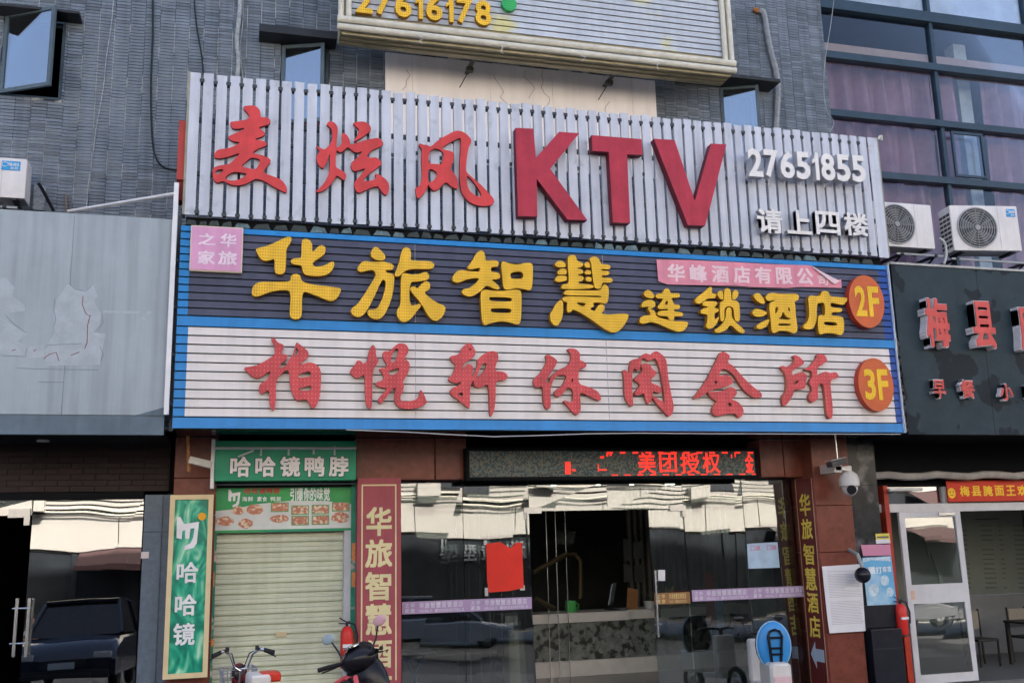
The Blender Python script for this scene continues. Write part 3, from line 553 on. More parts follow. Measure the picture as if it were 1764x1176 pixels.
X0, Z0, X1, Z1 = RC(1637, 226, 1701, 309, YC-.13); m = MB(); t = .045
m.box(X0, X1, YC-.15, YC-.11, Z0, Z0+t).box(X0, X1, YC-.15, YC-.11, Z1-t, Z1).box(X0, X0+t, YC-.15, YC-.11, Z0+t, Z1-t).box(X1-t, X1, YC-.15, YC-.11, Z0+t, Z1-t)
s = m.build('sash', CWF, cb); m = MB(); m.box(X0+t, X1-t, YC-.135, YC-.125, Z0+t, Z1-t); m.build('glass', GL_CW, s)

# ------------------------------------------------------------------ top signboard
TY = -1.05
tx0, _, tx1, _ = RC(583, 60, 1264, 128, TY); tz0 = (P(583, 58, TY)[1]+P(1264, 127, TY)[1])/2; tz1 = tz0+2.2
ts = thing('top_signboard', 'pale slatted signboard with ivory tubes and yellow phone number at the top edge', 'sign', ((tx0+tx1)/2, TY, tz0))
m = MB(); m.box(tx0+.03, tx1-.03, TY+.06, TY+.40, tz0+.06, tz1).box(tx0+.03, tx1-.03, TY+.02, TY+.4, tz0, tz0+.05); m.build('casing', TAN, ts)
m = MB()
for q in range(3): m.box(tx0+.05, tx1-.05, TY+.02+.12*q, TY+.03+.12*q+.04, tz0-.02, tz0-.001)
m.build('soffit_rib', TAN, ts)
TS = mat('pale blue slat', (.50,.54,.60), .45, var=.12, vs=1.5, streak=.12, col2=((.62,.58,.28), 1.1, .60, .08))
pitch = .098; z = tz0+.30; f0 = None
while z < tz1:
    if f0 is None: m = MB(); m.box(tx0+.17, tx1-.17, TY+.025, TY+.055, z+.011, z+pitch-.011); f0 = m.build('slat', TS, ts); zz = z
    else: share(f0, 'slat', ts, (0, 0, z-zz))
    z += pitch
for zt in (tz0+.06, tz0+.18): m = MB(); m.tube([(tx0-.02, TY-.03, zt), (tx1+.02, TY-.03, zt)], .052, 10); m.build('tube', PVC, ts, smooth=True)
for xt in (tx0+.03, tx0+.14, tx1-.14, tx1-.03): m = MB(); m.tube([(xt, TY-.025, tz0+.22), (xt, TY-.025, tz1)], .042, 10); m.build('tube', PVC, ts, smooth=True)
m = MB(); rr = random.Random(9)
for px, py in ((725, 66), (865, 83), (1005, 97), (1135, 112)):
    X, Z = P(px, py, TY-.08); pts = [(X+rr.uniform(-.04, .04), TY-.09+rr.uniform(-.02, .02), Z+.09-.03*q) for q in range(7)]; m.tube(pts, .005, 5)
m.build('wire_tie', WHITE, ts)
i = 0
for c, a, b, cc, d in line_boxes('27616178', (613, -26), (847, 44), TY-.06, .16):
    xa = (a-P(613, 0, TY)[0])/(P(847, 0, TY)[0]-P(613, 0, TY)[0]); zb0 = P(613+xa*234, 21+xa*24, TY-.06)[1]
    m = MB(); (put_one(m, a, zb0, cc, zb0+.40, TY-.06, .08, 0, 1) if c == '1' else put_glyph(m, c, .028, a, zb0, cc, zb0+.40, TY-.06, .08, 0, 1)); m.build('digit', [YEL, YELS], ts)
X, Z = P(877, 7, TY-.05); m = MB(); m.lathe([(.115, 0), (.115, .07)], (X, TY-.06, Z), (0, 1, 0), 24); m.build('green_dot', mat('green lamp disc', (.04,.42,.12), .5, dots=((.02,.2,.06), .03, .5)), ts)
for px, py in ((813, 112), (1055, 135)):
    X, Z = P(px, py, -.4); m = MB(); m.box(X-.03, X+.03, -.7, -.036, Z+.02, Z+.05).box(X-.06, X+.05, -.30, -.22, Z-.05, Z+.02); m.tube([(X+.0, -.25, Z), (X-.12, -.05, Z-.22)], .008, 6); m.build('bracket', mat('rusted bracket', (.10,.10,.09), .8, var=.4), ts)

# ------------------------------------------------------------------ KTV slatted signboard
KY = SIGN_Y
kx0 = (P(328, 128, KY)[0]+P(318, 372, KY)[0])/2; kx1 = (P(1511, 235, KY)[0]+P(1530, 437, KY)[0])/2
kz1 = (P(328, 128, KY)[1]+P(1511, 235, KY)[1])/2; kz0 = (P(318, 374, KY)[1]+P(1530, 438, KY)[1])/2
ks = thing('slatted_signboard', 'white vertical slat signboard with red KTV and brush characters', 'sign', ((kx0+kx1)/2, KY, kz0))
# pitch varies: measured 23 px left
n = 61; pitch = (kx1-kx0-.16)/(n); fw = pitch*.76; rr = random.Random(12)
m = MB(); m.box(kx0, kx0+fw, KY, KY+.012, kz0, kz1).box(kx0, kx0+.012, KY+.012, KY+.05, kz0, kz1).box(kx0+fw-.012, kx0+fw, KY+.012, KY+.05, kz0, kz1)
s0 = m.build('slat', SLAT_W, ks, org=(kx0+fw/2, KY, kz0))
for q in range(1, n):
    c_ = share(s0, 'slat', ks, (pitch*q, rr.uniform(-.004, .004), rr.uniform(-.014, .014))); c_.rotation_euler = (rr.uniform(-.002, .002), rr.uniform(-.0022, .0022), rr.uniform(-.09, .09))
m = MB(); m.box(kx1-.17, kx1, KY, KY+.012, kz0-.02, kz1); m.build('edge_sheet', SLAT_W, ks)
for zt in (kz1-.10, kz1-.62, kz1-1.35, kz0+.06):
    m = MB(); m.box(kx0, kx1, KY+.055, KY+.095, zt-.03, zt+.03)
    m.build('rail', RAIL, ks)
m = MB()
for q in range(n-1):
    xc = kx0+pitch*q+fw+(pitch-fw)/2; dz = rr.uniform(-.01, .01)
    m.box(xc-.03, xc+.03, KY-.006, KY+.05, kz1-.13+dz, kz1-.085+dz); m.box(xc-.03, xc+.03, KY-.006, KY+.05, kz0+.015+dz, kz0+.055+dz)
    if q % 2: m.box(xc-.02, xc+.02, KY+.01, KY+.05, kz1-.9+dz*3, kz1-.86+dz*3)
props(m.build('clip', RAIL, ks), kind='stuff')
for xa, xb in ((kx0-.03, kx0-.002), (kx1+.002, kx1+.02)): m = MB(); m.box(xa, xb, KY, KY+.14, kz0, kz1+.01); m.build('side_sheet', mat('aged side', (.30,.30,.24), .7, var=.3, vs=6), ks)
for nm, o, lp in CH_KTV:
    traced(o, lp, KY-.07, .05).build('letter', [RED, REDS], ks)
for nm, o, lp in CH_LATIN:
    traced(o, lp, KY-.16, .13, k=2.94, smooth=0).build('letter', [MROON, mat('maroon letter side', (.15,.015,.03), .6)], ks)
tl, br = (1287, 254), (1493, 303)
for c, a, b, cc, d in line_boxes('27651855', tl, (1493, 314), KY-.22, .12):
    px = 1287+206*(a-P(1287, 280, KY-.22)[0])/(P(1493, 280, KY-.22)[0]-P(1287, 280, KY-.22)[0])
    za = P(px, 303+(px-1287)*.055, KY-.22)[1]; zt = P(px, 255+(px-1287)*.065, KY-.22)[1]
    m = MB(); (put_one(m, a, za, cc, zt, KY-.22, .12, 0, 1) if c == '1' else put_glyph(m, c, .032, a, za, cc, zt, KY-.22, .12, 0, 1)); m.build('digit', [WDOT, mat('grey letter side', (.42,.43,.47), .6)], ks)
    m = MB(); m.tube([((a+cc)/2, KY-.12, za+.05), ((a+cc)/2+.02, KY-.06, za-.05), ((a+cc)/2, KY-.01, za-.02)], .008, 5); m.build('cable', WHITE, ks)
for c, a, b, cc, d in line_boxes('请上四楼', (1303, 356), (1497, 405), KY-.16, .18):
    px = 1303+194*(a-P(1303, 380, KY-.16)[0])/(P(1497, 380, KY-.16)[0]-P(1303, 380, KY-.16)[0])
    za = P(px, 400+(px-1303)*.03, KY-.16)[1]; zt = P(px, 358+(px-1303)*.05, KY-.16)[1]
    m = MB(); put_glyph(m, c, .026, a, za, cc, zt, KY-.16, .09, 0, 1); m.build('letter', [WDOT, mat('grey letter side', (.42,.43,.47), .6)], ks)
    m = MB(); m.tube([((a+cc)/2, KY-.1, za+.05), ((a+cc)/2-.03, KY-.06, za-.08), ((a+cc)/2, KY-.01, za-.03)], .008, 5); m.build('cable', WHITE, ks)
# small red box and corner arm
X0, Z0, X1, Z1 = RC(309, 210, 318, 312, KY+.1); m = MB(); m.box(X0, X1, KY+.05, KY+.45, Z0, Z1); m2 = m
rb = thing('red_box_sign', 'narrow red box sign seen edge on beside the slatted signboard', 'sign', (X0, KY+.25, Z0)); m2.build('box', mat('red box', (.42,.05,.04), .5), rb)
m = MB(); m.box(X0+.02, X1+.06, KY+.1, KY+.3, Z0-.26, Z0-.003); m.build('lower_box', REDS, rb)

# ------------------------------------------------------------------ blue signboard
BY = SIGN_Y
def avgx(*pp): return sum(P(x, y, BY)[0] for x, y in pp)/len(pp)
def avgz(*pp): return sum(P(x, y, BY)[1] for x, y in pp)/len(pp)
X0, X1 = avgx((312, 378), (297, 740)), avgx((1526, 457), (1557, 745))
zT, zB = avgz((312, 380), (930, 425), (1526, 460)), avgz((297, 738), (928, 742), (1557, 745))
zt1 = avgz((600, 411), (1170, 449)); zt0 = avgz((328, 545), (1525, 583)); zm = avgz((322, 562), (1530, 600)); zw = avgz((322, 717), (1545, 729))
bi0, bi1 = avgx((328, 400), (324, 545)), avgx((1512, 468), (1525, 583))
wi0, wi1 = avgx((323, 565), (319, 718)), avgx((1531, 602), (1544, 728))
bs = thing('blue_signboard', 'blue bordered horizontal slat signboard with yellow hotel name over red club name', 'sign', ((X0+X1)/2, BY, zB))
m = MB(); m.box(X0+.01, X1-.01, BY+.028, BY+.30, zB+.02, zT-.01); m.build('casing', GAP, bs)
seams = [X0, avgx((715, 500)), avgx((1040, 500)), X1]
def bslat(z0, z1, a, b, mid, name='slat'):
    m = MB(); g = .0075
    zones = [(X0, a, 0), (a, b, 1), (b, X1, 2)] if a is not None else [(X0, X1, 0)]
    for p, q, mi in zones:
        # slightly tilted face, like lapped siding
        i = len(m.v)
        m.v += [(p, BY-.006, z0+g), (q, BY-.006, z0+g), (q, BY+.006, z1-g), (p, BY+.006, z1-g), (p, BY+.027, z0+g), (q, BY+.027, z0+g), (q, BY+.027, z1-g), (p, BY+.027, z1-g)]
        for f in ((0,1,2,3), (4,7,6,5), (0,4,5,1), (3,2,6,7), (0,3,7,4), (1,5,6,2)): m.f.append(tuple(i+k for k in f)); m.m.append(mi)
    return m.build(name, [BLUE, mid, BLUED], bs)
bslat(zt1, zT, None, None, BLUE, 'border_strip'); bslat(zm, zt0, None, None, BLUE, 'border_strip'); bslat(zB, zw, None, None, BLUE, 'border_strip')
k = 11
for q in range(k): h = (zt1-zt0)/k; bslat(zt0+h*q, zt0+h*(q+1), bi0, bi1, NAVY)
k = 10
for q in range(k): h = (zm-zw)/k; bslat(zw+h*q, zw+h*(q+1), wi0, wi1, CREAM)
m = MB(); m.box(X1+.002, X1+.02, BY-.01, BY+.3, zB, zT); m.build('side_edge', mat('pale blue edge', (.35,.5,.75), .5), bs)
for sx in seams[1:3]:
    for za, zc_ in ((zw+.01, zm-.01), (zt0+.01, zt1-.01)): m = MB(); m.box(sx-.0025, sx+.0025, BY-.0085, BY-.0005, za, zc_); m.build('seam', mat('seam line', (.42,.42,.44), .7), bs)
for nm, o, lp in CH_YEL: traced(o, lp, BY-.10, .09).build('letter', [YEL, YELS], bs)
for nm, o, lp in CH_RED: traced(o, lp, BY-.075, .065).build('letter', [RED2, REDT], bs)
# 2F and 3F discs
for (cx, cy, w_, h_, t_) in ((1493, 519, 60, 90, '2F'), (1509, 662, 60, 91, '3F')):
    X, Z = P(cx, cy, BY-.12); xa = P(cx-w_/2, cy, BY-.12)[0]; xb = P(cx+w_/2, cy, BY-.12)[0]; ha = (P(cx, cy-h_/2, BY-.12)[1]-P(cx, cy+h_/2, BY-.12)[1])/2
    m = MB(); pts = [((xa+xb)/2+(xb-xa)/2*math.cos(a*math.pi/24), Z+ha*math.sin(a*math.pi/24)) for a in range(48)]
    m.poly(pts, BY-.12, BY-.01, 0, 1)
    for c, p, q, r_, s_ in line_boxes(t_, (cx-22, cy-27), (cx+24, cy+27), BY-.125, .22): put_glyph(m, c, .03, p, q, r_, s_, BY-.127, .006, 2)
    m.build('floor_disc', [ORAN, mat('orange disc side', (.50,.06,.03), .5), YEL2], bs)
# pink square sign
a0, b0, a1, b1 = RC(329, 387, 417, 470, BY-.07)
pk = thing('pink_square_sign', 'small pink square sign with cream rim on the corner of the blue signboard', 'sign', (a0, BY, b0))
m = MB(); m.rbox(a0, a1, BY-.06, BY-.005, b0, b1, .012); m.build('rim', mat('cream rim', (.70,.60,.42), .5), pk)
m = MB(); m.rbox(a0+.015, a1-.015, BY-.07, BY-.058, b0+.015, b1-.015, .004); m.build('face', PINK, pk)
for c, tl, br in (('之', (342, 401), (371, 423)), ('华', (380, 402), (407, 426)), ('家', (341, 431), (370, 456)), ('旅', (376, 432), (408, 457))):
    m = MB(); x_, z_, x2, z2 = RC(*tl, *br, BY-.072); put_glyph(m, c, .025, x_, z_, x2, z2, BY-.074, .006); m.build('letter', mat('pale lettering', (.80,.66,.76), .5), pk)
# pink torn banner
bn = thing('torn_banner', 'pink cloth banner with white characters and a folded corner on the slate slats', 'banner', (P(1290, 470, BY)[0], BY, P(1290, 495, BY)[1]))
top = [(1131,447),(1190,449),(1260,451),(1330,455),(1395,457)]; bot = [(1137,486),(1145,487),(1200,491),(1290,493),(1380,495),(1449,496)]
m = MB(); pts = [(1131,447),(1190,448),(1260,451),(1330,455),(1395,457),(1436,484),(1449,481),(1450,496),(1380,494),(1355,496),(1290,494),(1270,492),(1200,491),(1150,490),(1134,484),(1133,470)]
m.poly([P(x, y, BY-.03) for x, y in pts], BY-.03, BY-.024); m.build('cloth', PINKB, bn)
m = MB(); a = P(1397, 457, BY-.06); b = P(1422, 470, BY-.08); c = P(1447, 484, BY-.06); d = P(1436, 490, BY-.035); e = P(1415, 473, BY-.045)
m.poly([a, b, c, d, e], BY-.06, BY-.045); m.build('folded_corner', PINKW, bn)
m = MB()
for c, p, q, r_, s_ in line_boxes('华峰酒店有限公司', (1149, 455), (1437, 488), BY-.032, .28):
    fx = (p-P(1149, 470, BY)[0])/(P(1437, 470, BY)[0]-P(1149, 470, BY)[0]); pxx = 1149+fx*288
    zt = P(pxx, 454+fx*9, BY-.032)[1]; zz = P(pxx, 484+fx*7, BY-.032)[1]
    if c == '司': zt = zz+(zt-zz)*.55; r_ = p+(r_-p)*.62
    put_glyph(m, c, .03, p, zz, r_, zt, BY-.0335, .004)
m.build('lettering', PINKW, bn)
# dark ragged strip between the two boards
m = MB(); m.box(X0+.05, X1-.02, BY+.10, BY+.30, zT-.02, kz0+.0); 
dk = thing('cable_tray', 'ragged dark strip of clips and glass scraps between the two signboards', 'cable tray', (X0, BY, zT)); m.build('backing', BLACK, dk)
m = MB(); rr = random.Random(4); x = X0+.05
while x < X1-.2:
    w_ = rr.uniform(.12, .26); m.poly([(x, zT+.01), (x+w_*.9, zT+.01), (x+w_*.75, zT+.01+rr.uniform(.05, .085)), (x+w_*.2, zT+.01+rr.uniform(.05, .09))], BY+.02+rr.uniform(-.03, .03), BY+.09, rr.choice((0, 0, 1))); x += w_
props(m.build('scraps', [mat('dark scraps', (.02,.035,.035), .4, var=.5, vs=9), mat('glass scraps', (.10,.16,.17), .2, var=.6, vs=12)], dk), kind='stuff')
# soffit under the signboards
m = MB(); m.box(X0, X1, BY+.01, -.301, zB+.03, zB+.08)
sf = m.build('soffit', GLOSSB, None, org=(X0, BY, zB)); props(sf, 'glossy black soffit under the blue signboard', 'soffit')
m = MB(); pts = [P(x, y, BY-.02) for x, y in ((596, 738), (700, 742), (770, 746), (850, 750), (930, 748), (1010, 745), (1100, 744), (1220, 745), (1550, 746))]
m.tube([(p[0], BY-.03, p[1]-.015) for p in pts], .006, 6); props(m.build('sagging_cable', mat('pale cable', (.55,.55,.55), .5), None, org=(pts[0][0], BY, pts[0][1])), 'thin pale cable sagging along the bottom edge of the blue signboard', 'cable')
# ------------------------------------------------------------------ left fascia and post
LY = -1.4
a0 = P(-80, 500, LY)[0]; a1 = (P(296, 372, LY)[0]+P(292, 712, LY)[0])/2; zt = (P(0, 363, LY)[1]+P(294, 375, LY)[1])/2; zb_ = P(150, 714, LY)[1]; zbb = P(150, 748, LY)[1]
lf = thing('grey_fascia', 'blank grey blue shop fascia with scraped marks left of the blue signboard', 'fascia', (a0, LY, zbb))
xs = P(120, 500, LY)[0]
for p, q in ((a0, xs), (xs, a1)): m = MB(); m.box(p+.002, q-.002, LY, LY+.06, zb_, zt); m.build('panel', GREYF, lf)
m = MB(); m.poly([(a0, zb_-.003), (a1-.02, zb_-.003), (a1-.02, zbb), (a0, zbb)], LY+.012, LY+.08); m.poly([(a1-.35, zb_-.002), (a1-.02, zb_+.10), (a1-.02, zb_-.002)], LY-.004, LY-.001)
m.build('lower_strip', mat('blue grey strip', (.10,.15,.20), .4, var=.2, streak=.2), lf)
m = MB(); m.box(a0, a1-.02, LY+.08, .15, zbb, zbb+.05).box(a0, a1-.03, LY+.06, .0, zt-.05, zt); m.build('soffit', BLACK, lf)
m = MB(); X, Z = P(75, 767, -.7); m.lathe([(.075, 0), (.07, .02)], (X, -.75, zbb-.02), (0, 0, 1), 18); m.build('downlight', mat('downlight lens', (.62,.62,.60), .4), lf)
m = MB()
for pts in ([(0,478),(10,478),(25,495),(22,510),(42,525),(43,535),(20,538),(0,540)], [(93,535),(98,515),(118,488),(138,502),(152,498),(160,490),(168,510),(160,518),(175,540),(172,560),(160,572),(182,575),(178,592),(172,628),(80,630),(78,600),(95,572),(92,550)], [(0,545),(22,560),(48,575),(30,588),(45,595),(44,615),(0,612)], [(178,534),(240,536),(240,540),(178,539)], [(244,548),(255,535),(262,537),(250,552)], [(48,597),(75,593),(76,615),(50,616)]):
    m.poly([P(x, y, LY-.001) for x, y in pts], LY-.002, LY-.0002)
m.build('scraped_patch', GREYF2, lf)
m = MB()
for pts in ([(94,515),(93,535),(96,548),(94,560)], [(118,488),(130,498),(148,502),(158,492)], [(175,540),(178,555),(170,566)], [(2,612),(44,614),(46,600)], [(30,634),(100,636),(170,637)], [(66,658),(110,658)], [(78,600),(82,594),(140,592)], [(172,596),(178,610),(174,622)], [(10,543),(22,556),(46,574)]):
    m.tube([(P(x, y, LY)[0], LY-.002, P(x, y, LY)[1]) for x, y in pts], .003, 4)
m.build('pencil_line', mat('dark scratch', (.20,.25,.29), .8), lf)
m = MB()
for pts in ([(143,510),(142,525),(148,540),(155,545),(151,560),(150,590),(146,600)], [(152,555),(156,542)], [(75,618),(85,610),(97,607),(102,622)], [(122,612),(137,606)], [(58,605),(62,602)], [(20,604),(27,602)]):
    m.tube([(P(x, y, LY)[0], LY-.003, P(x, y, LY)[1]) for x, y in pts], .0045, 4)
m.build('red_scratch', mat('red scratch', (.28,.10,.11), .7), lf)
# white post with braces
X = (P(298, 315, LY-.1)[0]+P(293, 712, LY-.1)[0])/2; z1 = P(298, 315, LY-.1)[1]; z0 = P(292, 714, LY-.1)[1]
wp = thing('white_post', 'slim white metal post with two angled braces between grey fascia and signboards', 'post', (X, LY-.1, z0))
m = MB(); m.box(X-.028, X+.028, LY-.12, LY-.06, z0, z1); m.build('upright', WHITE, wp)
b = P(118, 364, -.1); m = MB(); m.tube([(X, LY-.08, P(298, 332, LY-.1)[1]), (b[0], -.1, b[1])], .025, 6); m.build('brace', WHITE, wp)
b = P(114, 335, -.05); c = P(114, 362, -.05); m = MB(); m.tube([(b[0], -.05, b[1]), (c[0], -.05, c[1])], .015, 6); m.build('hook', mat('rust', (.2,.15,.12), .9), wp)
# gap with rods at right of the post
m = MB(); xa = a1+.03; m.box(xa, X0-.01, BY+.25, BY+.3, zB, zT+.2)
for q in range(4): zc = zB+.3+q*.6; m.box(xa, X0-.02, BY+.05, BY+.12, zc, zc+.03)
props(m.build('gap_frame', mat('grey frame', (.10,.12,.13), .6), None, org=(xa, BY, zB)), 'narrow dark steel frame in the gap left of the blue signboard', 'frame')

# ------------------------------------------------------------------ left shop below
lean = math.tan(math.radians(1.7))
LEAN2 = math.tan(math.radians(.35))
def lz(z): return z*lean       # real shop glass is never quite plumb
_gr = random.Random(40)
def gpane(mb, x0, x1, z0, z1, Y, t=.01, mi=0):
    i = len(mb.v)
    ju = [_gr.uniform(-.006, .006) for _ in range(4)]
    mb.v += [(x0, Y+lz(z0), z0), (x1, Y+lz(z0), z0), (x1, Y+t+lz(z0), z0), (x0, Y+t+lz(z0), z0), (x0, Y+lz(z1), z1), (x1, Y+lz(z1), z1), (x1, Y+t+lz(z1), z1), (x0, Y+t+lz(z1), z1)]
    for f in ((0,3,2,1),(4,5,6,7),(0,1,5,4),(1,2,6,5),(2,3,7,6),(3,0,4,7)): mb.f.append(tuple(i+k for k in f)); mb.m.append(mi)
    for k, w_ in ((0, 0), (3, 0), (1, 1), (2, 1), (4, 2), (7, 2), (5, 3), (6, 3)): v = mb.v[i+k]; mb.v[i+k] = (v[0], v[1]+ju[w_], v[2])
    return mb
ls = thing('dark_glass_shop', 'dark glass shopfront with open door at the far left', 'shopfront', (P(100, 1100, 0)[0], .1, 0))
gx0 = P(-70, 1000, 0)[0]; gx1 = P(240, 1000, 0)[0]; gz1 = P(120, 855, 0)[1]
m = MB(); 
ZS = zbb+.02
bx, bz = .30, .075
zz = gz1+.06; r = 0
while zz < ZS:
    xx = gx0-(.15 if r % 2 else 0)
    while xx < P(292, 820, 0)[0]: m.box(xx+.003, min(xx+bx-.003, P(292, 820, 0)[0]), .0, .05, zz+.003, zz+bz-.003); xx += bx
    zz += bz; r += 1
props(m.build('tile_band', BROWNT, ls), kind='stuff')
m = MB(); m.box(gx0, P(292, 820, 0)[0], .03, .1, gz1+.06, ZS).box(gx0, gx1, .0, .16, gz1-.03, gz1+.055); m.build('lintel', BLACK, ls)
xd = P(38, 1000, 0)[0]; xj = P(46, 1000, 0)[0]; zd = P(45, 888, 0)[1]
lean += LEAN2; m = MB(); gpane(m, xj, gx1, 0, gz1-.03, .0); m.build('pane', GL_SD, ls)
m = MB(); gpane(m, gx0, xj-.01, zd+.01, gz1-.03, .0); m.build('pane', GL_SD, ls); lean -= LEAN2
m = MB(); m.box(P(14, 880, 0)[0], P(52, 880, 0)[0], .005, .09, zd-.02, zd+.09).box(P(42, 880, 0)[0], P(52, 880, 0)[0], .005, .09, zd-.12, zd-.02); m.build('clamp', STEEL, ls)
for px in (27, 48): 
    xh = P(px, 1080, -.03)[0]; za, zb2 = P(px, 1130, -.03)[1], P(px, 1030, -.03)[1]
    m = MB(); m.tube([(xh, -.06, za), (xh, -.06, zb2)], .022, 10); m.build('handle', STEEL, ls, smooth=True)
xh0, xh1 = P(27, 1080, -.03)[0], P(48, 1080, -.03)[0]
m = MB()
for py in (1047, 1107): zh = P(38, py, -.03)[1]; m.tube([(xh0-.05, -.06, zh), (xh1+.03, -.06, zh)], .012, 8)
m.build('handle_rod', STEEL, ls)
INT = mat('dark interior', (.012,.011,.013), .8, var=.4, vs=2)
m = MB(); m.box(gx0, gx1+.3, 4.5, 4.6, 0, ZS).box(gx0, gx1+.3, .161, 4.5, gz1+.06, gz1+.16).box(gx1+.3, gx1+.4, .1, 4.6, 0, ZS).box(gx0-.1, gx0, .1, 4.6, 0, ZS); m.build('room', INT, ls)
m = MB(); m.box(P(165, 1000, .5)[0], P(214, 1000, .5)[0], .6, .7, 0, P(180, 960, .5)[1]); m.build('partition', mat('maroon partition', (.10,.012,.022), .6), ls)
m = MB(); m.box(gx0, gx1+.3, .1, 4.5, -.015, .01); m.build('floor', mat('dark floor', (.03,.03,.03), .3), ls)
# grey pillar between
p0, p1, p2 = P(243, 1000, -.12)[0], P(275, 1000, -.12)[0], P(291, 1000, -.12)[0]; pz = P(250, 852, -.12)[1]; pm = P(250, 916, -.12)[1]
gp = thing('grey_pillar', 'blue grey granite pillar between dark glass and green vertical sign', 'pillar', (p0, -.12, 0))
for z0, z1 in ((0, pm-.003), (pm+.003, pz)):
    m = MB(); m.box(p0, p1-.003, -.12, .3, z0, z1); m.build('stone_panel', GREYG, gp); m = MB(); m.box(p1, p2, -.10, .3, z0, z1); m.build('stone_panel', GREYG, gp)
X_, Z_, X2_, Z2_ = RC(243, 950, 256, 961, -.125); m = MB(); m.box(X_, X2_, -.124, -.121, Z_, Z2_); m.build('sticker', mat('sticker', (.66,.58,.56), .6), gp)

# ------------------------------------------------------------------ granite portal of the duck shop and hotel
def stones(parent, x0, x1, y0, y1, zs, m_=BROWN):
    for a, b in zip(zs, zs[1:]): m = MB(); m.rbox(x0, x1, y0, y1, a+.003, b-.003, .006, seg=1); m.build('stone_panel', m_, parent)
zsf = zB+.03
lp = thing('granite_pillar', 'red brown granite pillar behind the tall green hanging sign', 'pillar', (P(330, 1000, -.2)[0], -.2, 0))
x0, x1 = P(292, 1000, -.2)[0]+.002, P(367, 1000, -.2)[0]
stones(lp, x0, x1, -.2, .3, [0, .8, 1.6, 2.4, P(330, 823, -.2)[1], zsf])
li = thing('granite_lintel', 'red brown granite lintel above the shutter and hotel glass either side of the LED board', 'lintel', (P(710, 800, -.2)[0], -.2, 2.9))
zl = P(700, 826, -.2)[1]
for a, b in ((613, 749), (750, 804), (1310, 1350), (1351, 1400)):
    xa, xb = P(a, 800, -.2)[0], P(b, 800, -.2)[0]; m = MB(); m.rbox(xa+.003, xb-.003, -.2, .2, zl, zsf-.002, .005, seg=1); m.build('stone_panel', BROWN, li)
rp = thing('granite_pillar', 'red brown granite pillar right of the hotel glass carrying a white notice', 'pillar', (P(1450, 1000, -.5)[0], -.5, 0))
q0 = P(1416, 1000, -.5)[0]; q1 = P(1480, 1000, -.5)[0]; 
stones(rp, q0, q1, -.5, .4, [-.6, P(1450, 1090, -.5)[1], P(1450, 950, -.5)[1], P(1430, 870, -.5)[1], zsf])
# the maroon board on the reveal of the right pillar, seen edge on
ra, rb2 = P(1416, 1000, -.5), P(1390, 1000, -.1)
rv = thing('maroon_side_board', 'narrow deep maroon board with yellow hotel name on the pillar reveal, arrow below', 'sign', (q0, -.3, 0))
yb0, yb1 = -.49, -.02; ztb = P(1396, 824, -.3)[1]
m = MB(); m.box(q0-.03, q0-.002, yb0, yb1, -.5, ztb); m.build('board', MARD, rv)
m = MB(); m.box(q0-.034, q0-.03, yb0+.0, yb0+.012, -.5, ztb).box(q0-.034, q0-.03, yb1-.012, yb1, -.5, ztb); m.build('edging', mat('tan edging', (.45,.32,.2), .5), rv)
BRY = mat('bright yellow lettering', (.80,.62,.10), .5)
ys = [(850,888),(893,928),(936,972),(977,1016),(1020,1055),(1060,1098)]
for c, (pa, pb) in zip('华旅智慧酒店', ys):
    za, zc = P(1400, pb, -.25)[1], P(1400, pa, -.25)[1]
    m = MB(); put_glyph(m, c, .02, 0, za, .30, zc, 0, .006)
    m.v = [(q0-.034+v[1], yb1-.08-v[0], v[2]) for v in m.v]      # x runs towards the street
    m.build('letter', BRY, rv)
za, zc = P(1418, 1150, -.25)[1], P(1418, 1104, -.25)[1]; zmid = (za+zc)/2
m = MB(); m.poly([(0, zmid), (.14, zc), (.14, zmid+.09), (.36, zmid+.09), (.36, zmid-.09), (.14, zmid-.09), (.14, za)], 0, .004); m.v = [(q0-.034+v[1], yb1-.06-v[0], v[2]) for v in m.v]
m.build('arrow', mat('pale blue arrow', (.45,.55,.68), .5), rv)

# ------------------------------------------------------------------ green vertical sign
GY = -.34
X_, Z_, X2_, Z2_ = P(291, 860, GY)[0], P(285, 1169, GY)[1], P(363, 1000, GY)[0], P(330, 852, GY)[1]
X_ = P(287, 1010, GY)[0]
gv = thing('green_vertical_sign', 'tall green leaf patterned sign in a cream frame with white characters', 'sign', (X_, GY, Z_))
FR = mat('cream frame', (.72,.58,.34), .5, var=.1); t = .06
m = MB(); m.box(X_, X_+t, GY-.04, GY+.03, Z_, Z2_).box(X2_-t, X2_, GY-.04, GY+.03, Z_, Z2_).box(X_+t, X2_-t, GY-.04, GY+.03, Z2_-t, Z2_).box(X_+t, X2_-t, GY-.04, GY+.03, Z_, Z_+t); m.build('frame', FR, gv)
lfm = bpy.data.materials.new('leaf print'); lfm.use_nodes = True; n_ = lfm.node_tree; b_ = n_.nodes['Principled BSDF']; b_.inputs['Roughness'].default_value = .3
geo = n_.nodes.new('ShaderNodeNewGeometry'); mp = n_.nodes.new('ShaderNodeMapping'); mp.inputs['Scale'].default_value = (1.9, 1, 1.0); wv = n_.nodes.new('ShaderNodeTexNoise'); wv.inputs['Scale'].default_value = 1.5; wv.inputs['Detail'].default_value = 1.5; wv.inputs['Distortion'].default_value = 3.2
cr = n_.nodes.new('ShaderNodeValToRGB'); e = cr.color_ramp.elements; e[0].position = .38; e[0].color = (.004,.20,.13,1); e[1].position = .74; e[1].color = (.42,.72,.52,1); k_ = e.new(.50); k_.color = (.01,.36,.22,1); k_ = e.new(.60); k_.color = (.10,.50,.30,1)
